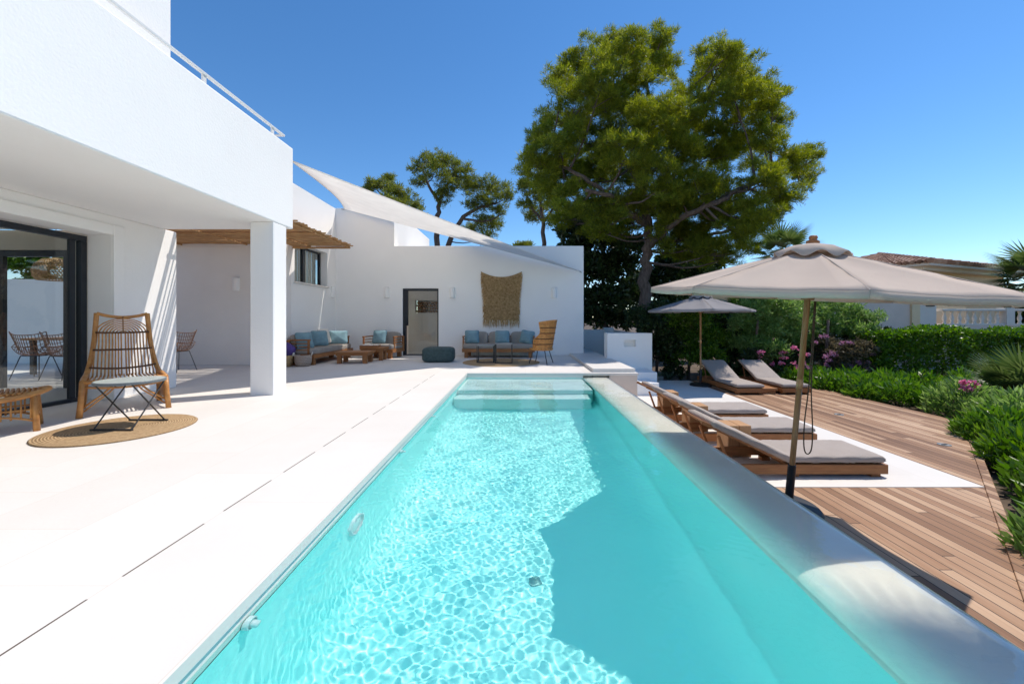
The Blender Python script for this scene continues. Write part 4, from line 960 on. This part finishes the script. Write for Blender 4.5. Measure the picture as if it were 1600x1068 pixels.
tree('pine_tree', 'slender pine with a thin grey trunk left of the tallest pine', 'tree', 18, [(848,440),(849,380),(848,340),(842,300)], [(.06,(848,350),(865,325),(880,312)), (.06,(847,345),(832,325),(824,310))], [(826,268,14),(838,285,20),(826,300,16),(848,305,20),(866,318,22),(822,322,14),(840,330,18),(878,330,20),(832,342,12),(862,345,16),(818,290,10),(895,340,18)], 150, 11, .18, .028, M['pine_far'], .12, dz=.8, seed=4)
tree('pine_tree', 'distant pine whose round tip shows over the annex roof', 'tree', 40, [(817,480),(817,430),(817,395)], [], [(815,386,9),(822,384,8),(809,390,8),(818,396,12)], 40, 8, .35, .07, M['pine_far'], .15, dz=.4, seed=5)
# --- dark evergreens behind the annex corner and far parasol
def oak(name, label, Y, clumps, per=95, leaf='oak', L=.13, W_=.06, trunk=None, r0=.12, dz=1.0, seed=1, cat='tree', group=None):
    t0 = trunk or [(clumps[0][0], 560), (clumps[0][0]+4, 500), (clumps[0][0], clumps[0][1])]
    return tree(name, label, cat, Y, t0, [], clumps, per*(8 if Y < 15 else 5), 7, L*(1 if Y < 15 else 1.6), W_*(1 if Y < 15 else 1.7), M[leaf], r0, dz=dz, squash=.9, seed=seed, group=group, twigs=2, spread=1.1, up=.2)
G = 'dark evergreens behind the pool garden'
oak('evergreen_tree', 'dark dense evergreen tree directly right of the annex wall', 17, [(940,380,34),(915,360,26),(955,345,28),(930,430,40),(965,420,34),(900,395,26),(945,475,36),(975,470,30),(920,500,30),(960,505,26),(985,390,24),(920,330,22),(890,365,18)], seed=11, group=G, per=70)
oak('evergreen_tree', 'dark evergreen tree behind the tallest pine trunk', 19, [(1040,440,34),(1000,455,34),(1075,430,30),(1020,500,36),(1060,480,36),(1100,440,26),(1045,410,20),(1085,405,20),(1115,415,16)], seed=12, group=G, per=60)
G2 = 'garden shrubs around the deck'
oak('shrub', 'tall dark green bush behind the niche wall', 12.8, [(1025,520,30),(1000,500,24),(1040,490,28),(1030,560,30),(1045,545,28),(1010,540,24),(1052,585,18)], per=130, L=.09, W_=.045, seed=13, cat='shrub', group=G2, r0=.05, dz=.5)
oak('shrub', 'tall mid-green bush behind the far parasol pole', 12.6, [(1075,500,32),(1060,530,30),(1090,530,32),(1100,500,28),(1075,560,30),(1105,560,28),(1050,500,22),(1120,530,22),(1115,585,18)], per=130, L=.09, W_=.045, seed=14, leaf='hedge', cat='shrub', group=G2, r0=.05, dz=.5)
oak('shrub', 'very dark bush in the shade between parasol pole and flowering shrubs', 13.4, [(1140,520,30),(1125,555,30),(1150,560,30),(1140,590,24),(1165,590,24),(1120,500,22)], per=120, L=.10, W_=.045, seed=15, cat='shrub', group=G2, r0=.05, dz=.4)
oak('oleander', 'pale-leaved oleander bush right of the far parasol', 12.3, [(1175,490,24),(1200,480,26),(1160,510,22),(1190,515,28),(1225,490,26),(1215,520,28),(1175,540,24),(1150,540,16),(1205,550,24),(1185,570,18)], per=110, leaf='oleander', L=.13, W_=.028, seed=16, cat='shrub', group=G2, r0=.04, dz=.5)
oak('oleander', 'loose pale oleander bush behind the large parasol pole', 12.6, [(1260,482,24),(1290,478,26),(1320,488,24),(1250,510,26),(1285,512,28),(1320,515,26),(1345,500,18),(1370,497,12),(1352,520,18),(1240,535,22),(1270,540,24),(1225,465,14)], per=90, leaf='oleander', L=.13, W_=.028, seed=17, cat='shrub', group=G2, r0=.04, dz=.5)
def flowers(label, Y, clumps, fl, leaf, seed, n, nm='flowering_shrub'):
    o = oak(nm, label, Y, clumps, per=130, leaf=leaf, L=.09, W_=.035, seed=seed, cat='flowering shrub', group=G2, r0=.04, dz=.4)
    off = Vector(o.location); rnd = random.Random(seed); cs = []
    for k in range(n):
        u, v, r = rnd.choice(clumps)[:3]; a = rnd.uniform(0, 6.28); Yc = Y-.45+rnd.uniform(-.15, .1)
        cs.append((px(u+r*.8*math.cos(a), v+r*.8*math.sin(a), Yc)-off, rnd.uniform(.05, .09)))
    quads('blossom', *tufts(cs, 1800, 4, .05, .04, squash=.8, spread=1.4), M[fl], o); return o
oak('shrub', 'tall dense green bush standing behind the pale oleanders', 13.9, [(1150,490,26),(1180,475,26),(1215,485,28),(1250,480,28),(1165,520,28),(1205,520,30),(1245,520,30),(1285,520,28),(1190,555,28),(1235,555,28),(1275,555,26),(1300,490,22)], per=90, leaf='hedge', L=.10, W_=.05, seed=18, cat='shrub', group=G2, r0=.05, dz=.4)
oak('shrub', 'dense dark bush between the oleanders and the hedge', 13.2, [(1320,520,26),(1345,530,26),(1370,530,24),(1330,560,26),(1365,565,26),(1395,545,22),(1350,505,18)], per=90, leaf='oak', L=.10, W_=.05, seed=19, cat='shrub', group=G2, r0=.05, dz=.4)
flowers('dusky shrub with pink blossom behind the far loungers', 11.9, [(1180,565,22),(1205,560,24),(1225,575,22),(1195,585,22),(1160,580,16),(1240,560,20)], 'pink', 'oak', 21, 26)
flowers('dusky shrub with mauve blossom right of the parasol pole', 11.9, [(1290,545,24),(1320,555,24),(1345,550,22),(1275,570,24),(1310,580,26),(1340,580,24),(1260,590,18),(1365,575,16)], 'mauve', 'bougain', 22, 34)
# --- clipped hedge
def leaves_box(name, x0, x1, y0, y1, z0, z1, n, L, W_, leafm, lab, cat, group=None):
    o = empty(name, ((x0+x1)/2, (y0+y1)/2, -.78), 0, lab, cat, group); P = RNG.random((n, 3))
    f = RNG.integers(0, 4, n); dep = .22*RNG.random(n)**1.3
    X = x0+(x1-x0)*P[:, 0]; Yv = y0+(y1-y0)*P[:, 1]; Zv = z0+(z1-z0)*P[:, 2]
    bump = .10*np.sin(X*2.1+1)+.07*np.sin(X*5.3)+.05*np.sin(Zv*6+X*3)
    Yv = np.where(f < 2, y0+dep-bump*.8, Yv); Zv = np.where(f == 2, z1-dep*.8+bump*.7, Zv); X = np.where((f == 3) & (P[:, 2] < .5), x0+dep+bump, X)
    B = np.stack([X-o.location.x, Yv-o.location.y, Zv-o.location.z], 1); D = unit(RNG.normal(size=(n, 3))+np.array([0, -.5, .6])); S_ = unit(np.cross(D, RNG.normal(size=(n, 3))))
    quads('foliage', B, D, S_, L*(.6+.8*RNG.random(n)), W_*(.7+.6*RNG.random(n)), leafm, o)
    m = MB()
    for k in range(int((x1-x0)/.35)):
        x = x0+.2+k*.35; m.tube([(x-o.location.x, 0, 0), (x-o.location.x+random.uniform(-.15,.15), random.uniform(-.1,.1), .8), (x-o.location.x+random.uniform(-.3,.3), random.uniform(-.2,.2), z1-z0-.15)], [.025,.018,.008], 5)
    m.build('stems', M['twig'], o); return o
leaves_box('hedge', 10.1, 18.5, 11.2, 12.5, -.78, .80, 42000, .085, .05, M['hedge'], 'long clipped green hedge along the right side in front of the neighbouring house', 'hedge')
# --- far wood beyond the garden
cs = []
for k in range(150):
    a = R(-32+k*.62+random.uniform(-.4, .4)); q = random.uniform(38, 58); x, y = q*math.cos(a), q*math.sin(a)
    cs.append((Vector((x, y, random.uniform(-.4, 1.3))), random.uniform(1.6, 2.6)))
fwd = quads('far_wood', *tufts(cs, 26, 10, .75, .34, squash=.9, spread=1.0), M['oak']); tag(fwd, 'dark wood on the far edge of the land beyond the neighbouring house', 'wood', kind='stuff')
# --- low plants along the deck edge
def low_plant(name, loc, r, h, n, L, W_, leafm, lab, group, fl=None, cat='plant', up=.9):
    o = empty(name, loc, 0, lab, cat, group); k = n
    a = RNG.random(k)*2*np.pi; rr = r*np.sqrt(RNG.random(k)); zz = h*(.25+.75*RNG.random(k))*(1-.55*(rr/r)**2)
    B = np.stack([rr*np.cos(a), rr*np.sin(a), zz], 1); D = unit(np.stack([np.cos(a)*.6, np.sin(a)*.6, np.full(k, up)], 1)+RNG.normal(size=(k, 3))*.5); S_ = unit(np.cross(D, RNG.normal(size=(k, 3))))
    quads('leaves', B, D, S_, L*(.6+.8*RNG.random(k)), W_*(.7+.6*RNG.random(k)), leafm, o)
    m = MB()
    for q in range(9):
        b = random.uniform(0, 6.28); m.tube([(.05*math.cos(b), .05*math.sin(b), 0), (r*.4*math.cos(b), r*.4*math.sin(b), h*.5), (r*.6*math.cos(b), r*.6*math.sin(b), h*.75)], [.012,.009,.004], 5)
    m.build('stems', M['twig'], o)
    if fl:
        cs = [(Vector((random.uniform(-.5, .2)*r, random.uniform(-.7, .1)*r, h*random.uniform(.8, 1.0))), random.uniform(.05, .075)) for q in range(fl)]
        quads('blossom', *tufts(cs, 3500, 4, .045, .04, squash=.8, spread=1.4), M['pink'], o)
    return o
G3 = 'low green shrubs planted along the deck edge'
LAB = 'low leafy green plant in the strip between the deck and the hedge'
k = 0
for (x, y, r, h) in [(7.75,11.3,.42,.42),(8.15,10.8,.45,.46),(7.9,10.3,.38,.40),(8.5,10.2,.42,.5),(8.2,9.6,.45,.52),(7.9,9.2,.36,.36),(8.7,9.3,.45,.5),(8.3,8.8,.45,.46),(9.1,9.9,.45,.5),(9.5,10.4,.5,.5),(9.2,8.6,.45,.5),(8.6,8.2,.42,.46),(10.2,10.3,.5,.5),(10.3,9.3,.5,.5),(9.9,8.7,.45,.5),(11.1,10.0,.5,.55),(7.2,11.95,.4,.45),(6.9,12.0,.3,.36),(7.75,11.9,.45,.5),(8.4,11.6,.45,.5),(9.0,11.0,.5,.5)]:
    low_plant('low_shrub', (x, y, -.78), r, h+.08, 560, .16, .048, M['ground_leaf'], LAB, G3)
for (x, y, r, h, n, leafm, fl, lab) in [(8.35,7.55,.55,.66,1500,'oleander',5,'young oleander with three pink flower heads at the deck corner'), (8.15,6.55,.62,.62,1700,'oleander',0,'grey-green bushy plant just right of the deck corner'), (7.1,5.85,.55,.50,1500,'ground_leaf',0,'bright green leafy bush beside the diagonal deck edge, nearest the corner'),
     (6.35,4.85,.55,.48,1500,'hedge',0,'dark green leafy bush halfway along the diagonal deck edge'), (5.55,3.75,.52,.62,1500,'ground_leaf',8,'green oleander with a big pink flower head at the right edge of the picture'), (7.6,5.0,.6,.6,1500,'hedge',0,'leafy bush at the right edge behind the bright green one'), (9.2,6.9,.6,.7,1500,'oleander',0,'grey-green bush at the right edge below the fan palm'), (6.7,3.9,.6,.6,1400,'hedge',0,'leafy bush at the right edge beside the flowering oleander'), (4.9,2.95,.4,.34,900,'ground_leaf',0,'low green plant in the lower right corner beside the deck edging')]:
    low_plant('garden_bush', (x, y, -.78), r, h+.1, n, .13, .04, M[leafm], lab, G2, fl)
for (x, y, r, h) in [(7.5,5.6,.4,.45),(7.1,5.2,.4,.45),(6.6,4.55,.4,.42),(6.1,4.0,.4,.4),(5.3,3.3,.38,.34),(4.7,2.75,.34,.30),(7.08,5.92,.30,.38),(6.75,5.55,.28,.36),(6.5,5.2,.30,.36),(6.15,4.9,.28,.35),(5.9,4.5,.30,.34),(5.5,4.2,.28,.34),(5.2,3.8,.30,.32),(4.85,3.5,.28,.30),(4.4,3.05,.28,.28),(6.7,5.0,.32,.4),(6.05,4.4,.32,.4),(5.6,3.85,.32,.36),(5.0,3.2,.32,.32)]:
    low_plant('low_shrub', (x, y, -.78), r, h+.08, 420, .14, .042, M['ground_leaf'], 'leafy green plant in the border along the diagonal deck edging at the right', 'plants along the diagonal deck edging')
low_plant('oleander', (4.0,2.92,-.78), .28, .50, 520, .14, .034, M['oleander'], 'small oleander with a round pink flower head at the lower right edge', G2, 5)
for x, y, s, lab in ((4.05,11.9,.30,'small spiky agave in the shaded bed by the steps'), (4.45,12.1,.26,'small spiky agave in the shaded bed behind the far parasol base')):
    o = empty('agave', (x,y,-.7), 0, lab, 'plant', 'agaves in the shaded bed'); n = 60; a = RNG.random(n)*6.28; D = unit(np.stack([np.cos(a), np.sin(a), .3+1.2*RNG.random(n)], 1)); S_ = unit(np.cross(D, np.array([0,0,1.])))
    quads('blades', np.zeros((n, 3)), D, S_, s*(1+.5*RNG.random(n)), .035, M['agave'], o)
pl = empty('planter_edge', (3.75,11.75,LOW), 0, 'dark low stone edging of the shaded bed beside the garden steps', 'kerb'); MB().box((-.45,-.06,-.1), (.42,.06,.10)).build('kerb_stone', M['pot'], pl, bevel=.01)
# --- fan palms
def fan_palm(loc, h, nf, fr, lab, cat='palm', lean=0., rt=.12, per=26, low=-.4):
    o = empty('fan_palm', loc, 0, lab, cat, 'fan palms'); m = MB(); top = Vector((lean, 0, h))
    if h > .5:
        m.tube(smoothpath([(0,0,0), (lean*.4,0,h*.5), tuple(top)], 5), rt, 10)
        for k in range(40): a = k*2.4; z = h*(.25+.75*k/40); m.tube([(lean*z/h+rt*.8*math.cos(a), rt*.8*math.sin(a), z), (lean*z/h+rt*1.7*math.cos(a), rt*1.7*math.sin(a), z+.10)], [.03,.012], 4)
    B, D, S_, L_ = [], [], [], []
    for k in range(nf):
        az = k*2.399+random.uniform(-.2, .2); el = math.asin(low+(.97-low)*((k+.5)/nf)); ax = Vector((math.cos(az)*math.cos(el), math.sin(az)*math.cos(el), math.sin(el)))
        pe = top+ax*fr*.55+Vector((0,0,-.03)); m.tube([top, (top+pe)/2+Vector((0,0,.04)), pe], [.014,.011,.008], 4)
        side = ax.cross(Vector((0,0,1))); side = side.normalized() if side.length > .1 else Vector((1,0,0)); nn = ax.cross(side)
        for q in range(per):
            t_ = (q/(per-1)-.5)*R(230); d = (ax*math.cos(t_)+side*math.sin(t_)-nn*.0+Vector((0,0,-.22))*(abs(t_)*.4+.5)).normalized()
            B.append(pe); D.append(d); S_.append(d.cross(nn).normalized()); L_.append(fr*.62*(1-.25*abs(t_)/2))
    m.build('trunk', M['bark'], o)
    quads('fronds', np.array(B), np.array(D), np.array(S_), np.array(L_), fr*.045, M['palm'], o, tip=.5); return o
fan_palm((12.45,19,-.78), 5.05, 22, 1.5, 'fan palm whose tips show above the top of the large parasol')
fan_palm((7.95,14.2,-.78), 2.35, 16, 1.0, 'low fan palm between the two parasols, against the cream house')
fan_palm((22.3,17.2,-.78), 3.7, 30, 1.9, 'tall fan palm cut off by the right edge beside the tiled roof', rt=.2)
fan_palm((9.75,7.75,-.70), .35, 26, 1.0, 'low bushy fan palm at the right edge in front of the hedge', low=.05, per=30)

fan_palm((5.2,2.75,-.78), 8.0, 26, 1.1, 'tall fan palm standing beside the diagonal deck edge, its crown above the picture', rt=.14)

# ================================================================ NEIGHBOURING HOUSE
nh = empty('neighbour_house', (18.3,18,-.78), 0, 'cream neighbouring house with terracotta tiled roof and balustrade beyond the hedge', 'house'); NO = Vector((-18.3,-18,.78))
def hp(name, mb, m, par=nh, **kw): mb.v = [tuple(Vector(v)+NO) for v in mb.v]; return mb.build(name, m, par, **kw)
uu = Vector((.93,.36,0)).normalized(); vv = Vector((-uu.y,uu.x,0)); K = Vector((18.3,18,3.72)); LU, LV = 9.6, 7.6
def rp(a, b, z): p = K+uu*a+vv*b; return Vector((p.x, p.y, z))
ze_ = 3.72; za_ = 4.75; inn = 3.7
body = MB(); c_ = [rp(.75,.75,0), rp(LU-.75,.75,0), rp(LU-.75,LV-.75,0), rp(.75,LV-.75,0)]
body.prism([(p.x, p.y) for p in c_], -.78, 3.42); hp('wall', body, M['cream'])
hp('wall', MB().box((9.2,21.5,-.78), (16.8,24,2.95)), M['cream'])
hp('wall', MB().box((11.3,15.2,-.78), (14.72,17.5,2.25)), M['pinkwall'])
hp('pilaster', MB().box((14.72,15.12,-.78), (15.02,15.4,2.2)), M['cream'])
hp('wall', MB().box((15.02,15.24,-.78), (15.75,17.4,2.2)), M['offwhite'])
sof = MB(); a_ = [rp(0,0,0), rp(LU,0,0), rp(LU,LV,0), rp(0,LV,0)]; sof.prism([(p.x, p.y) for p in a_], 3.56, 3.68); 
i_ = [rp(.35,.35,0), rp(LU-.35,.35,0), rp(LU-.35,LV-.35,0), rp(.35,LV-.35,0)]; sof.prism([(p.x, p.y) for p in i_], 3.40, 3.559); hp('cornice', sof, M['offwhite'])
rf = MB(); E = [rp(-.06,-.06,ze_-.03), rp(LU+.06,-.06,ze_-.03), rp(LU+.06,LV+.06,ze_-.03), rp(-.06,LV+.06,ze_-.03)]; T1 = rp(inn,LV/2,za_); T2 = rp(LU-inn,LV/2,za_)
rf.add(E+[T1, T2], [(0,1,5,4),(1,2,5),(2,3,4,5),(3,0,4),(3,2,1,0)])
def tile_rows(a, b, t0, t1, n):       # half-round tile courses running down a slope from ridge t to eave
    for k in range(n):
        f = (k+.5)/n; e0 = a.lerp(b, f); tt = t0.lerp(t1, f)
        L = (tt-e0).length; s = max(2, int(L/.38))
        for j in range(s):
            p0 = e0.lerp(tt, j/s)+Vector((0,0,.055)); p1 = e0.lerp(tt, (j+1.1)/s)+Vector((0,0,.04)); rf.tube([p0, p1], [.105,.085], 6)
tile_rows(E[3], E[0], T1, T1, 30); tile_rows(E[0], E[1], T1, T2, 38)
def ridge(p, q):
    n = int((q-p).length/.35)
    for k in range(n): rf.tube([p.lerp(q, k/n)+Vector((0,0,.07)), p.lerp(q, (k+1.15)/n)+Vector((0,0,.05))], [.13,.11], 8)
ridge(E[0], T1); ridge(E[1], T2); ridge(T1, T2); hp('roof', rf, M['tiles'])
hp('wall', MB().box((15.76,15.15,-.78), (23,15.4,.90)), M['pinkwall'])
bal = hp('balustrade', MB().box((15.9,15.14,1.44), (22.5,15.40,1.52)).box((15.9,15.14,.902), (22.5,15.40,.96)), M['offwhite'], bevel=.01)
bm = MB().lathe([(.06,0),(.06,.05),(.035,.07),(.065,.17),(.07,.21),(.04,.33),(.035,.39),(.055,.42),(.055,.478)], 10); b0 = None
for k in range(22):
    if k % 12 == 8: continue
    if b0 is None: b0 = bm.build('baluster', M['offwhite'], bal, smooth=True); o = b0
    else: o = b0.copy(); COL.objects.link(o); o.parent = bal
    o.location = (16.08+k*.285-18.3, 15.27-18, .961+.78)
hp('pier', MB().box((18.25,15.1,.90), (18.55,15.44,1.56)), M['offwhite'], bal)
for x in (15.35, 16.2): hp('vent', MB().box((x,15.20,1.62), (x+.3,15.26,1.78)), M['frame'])
hp('wall', MB().box((15.76,16.8,-.78), (18.6,17.0,2.3)), M['cream'])
# a bush behind the garden wall left of the patio
oak('shrub', 'sunlit green bush over the garden wall seen through the glass door', 12.0, [(40,415,26),(80,405,26),(10,410,26),(120,410,24),(60,445,24),(-30,410,30),(160,415,24)], per=110, leaf='hedge', L=.10, W_=.05, seed=31, cat='shrub', group=G2, r0=.05, dz=.4)
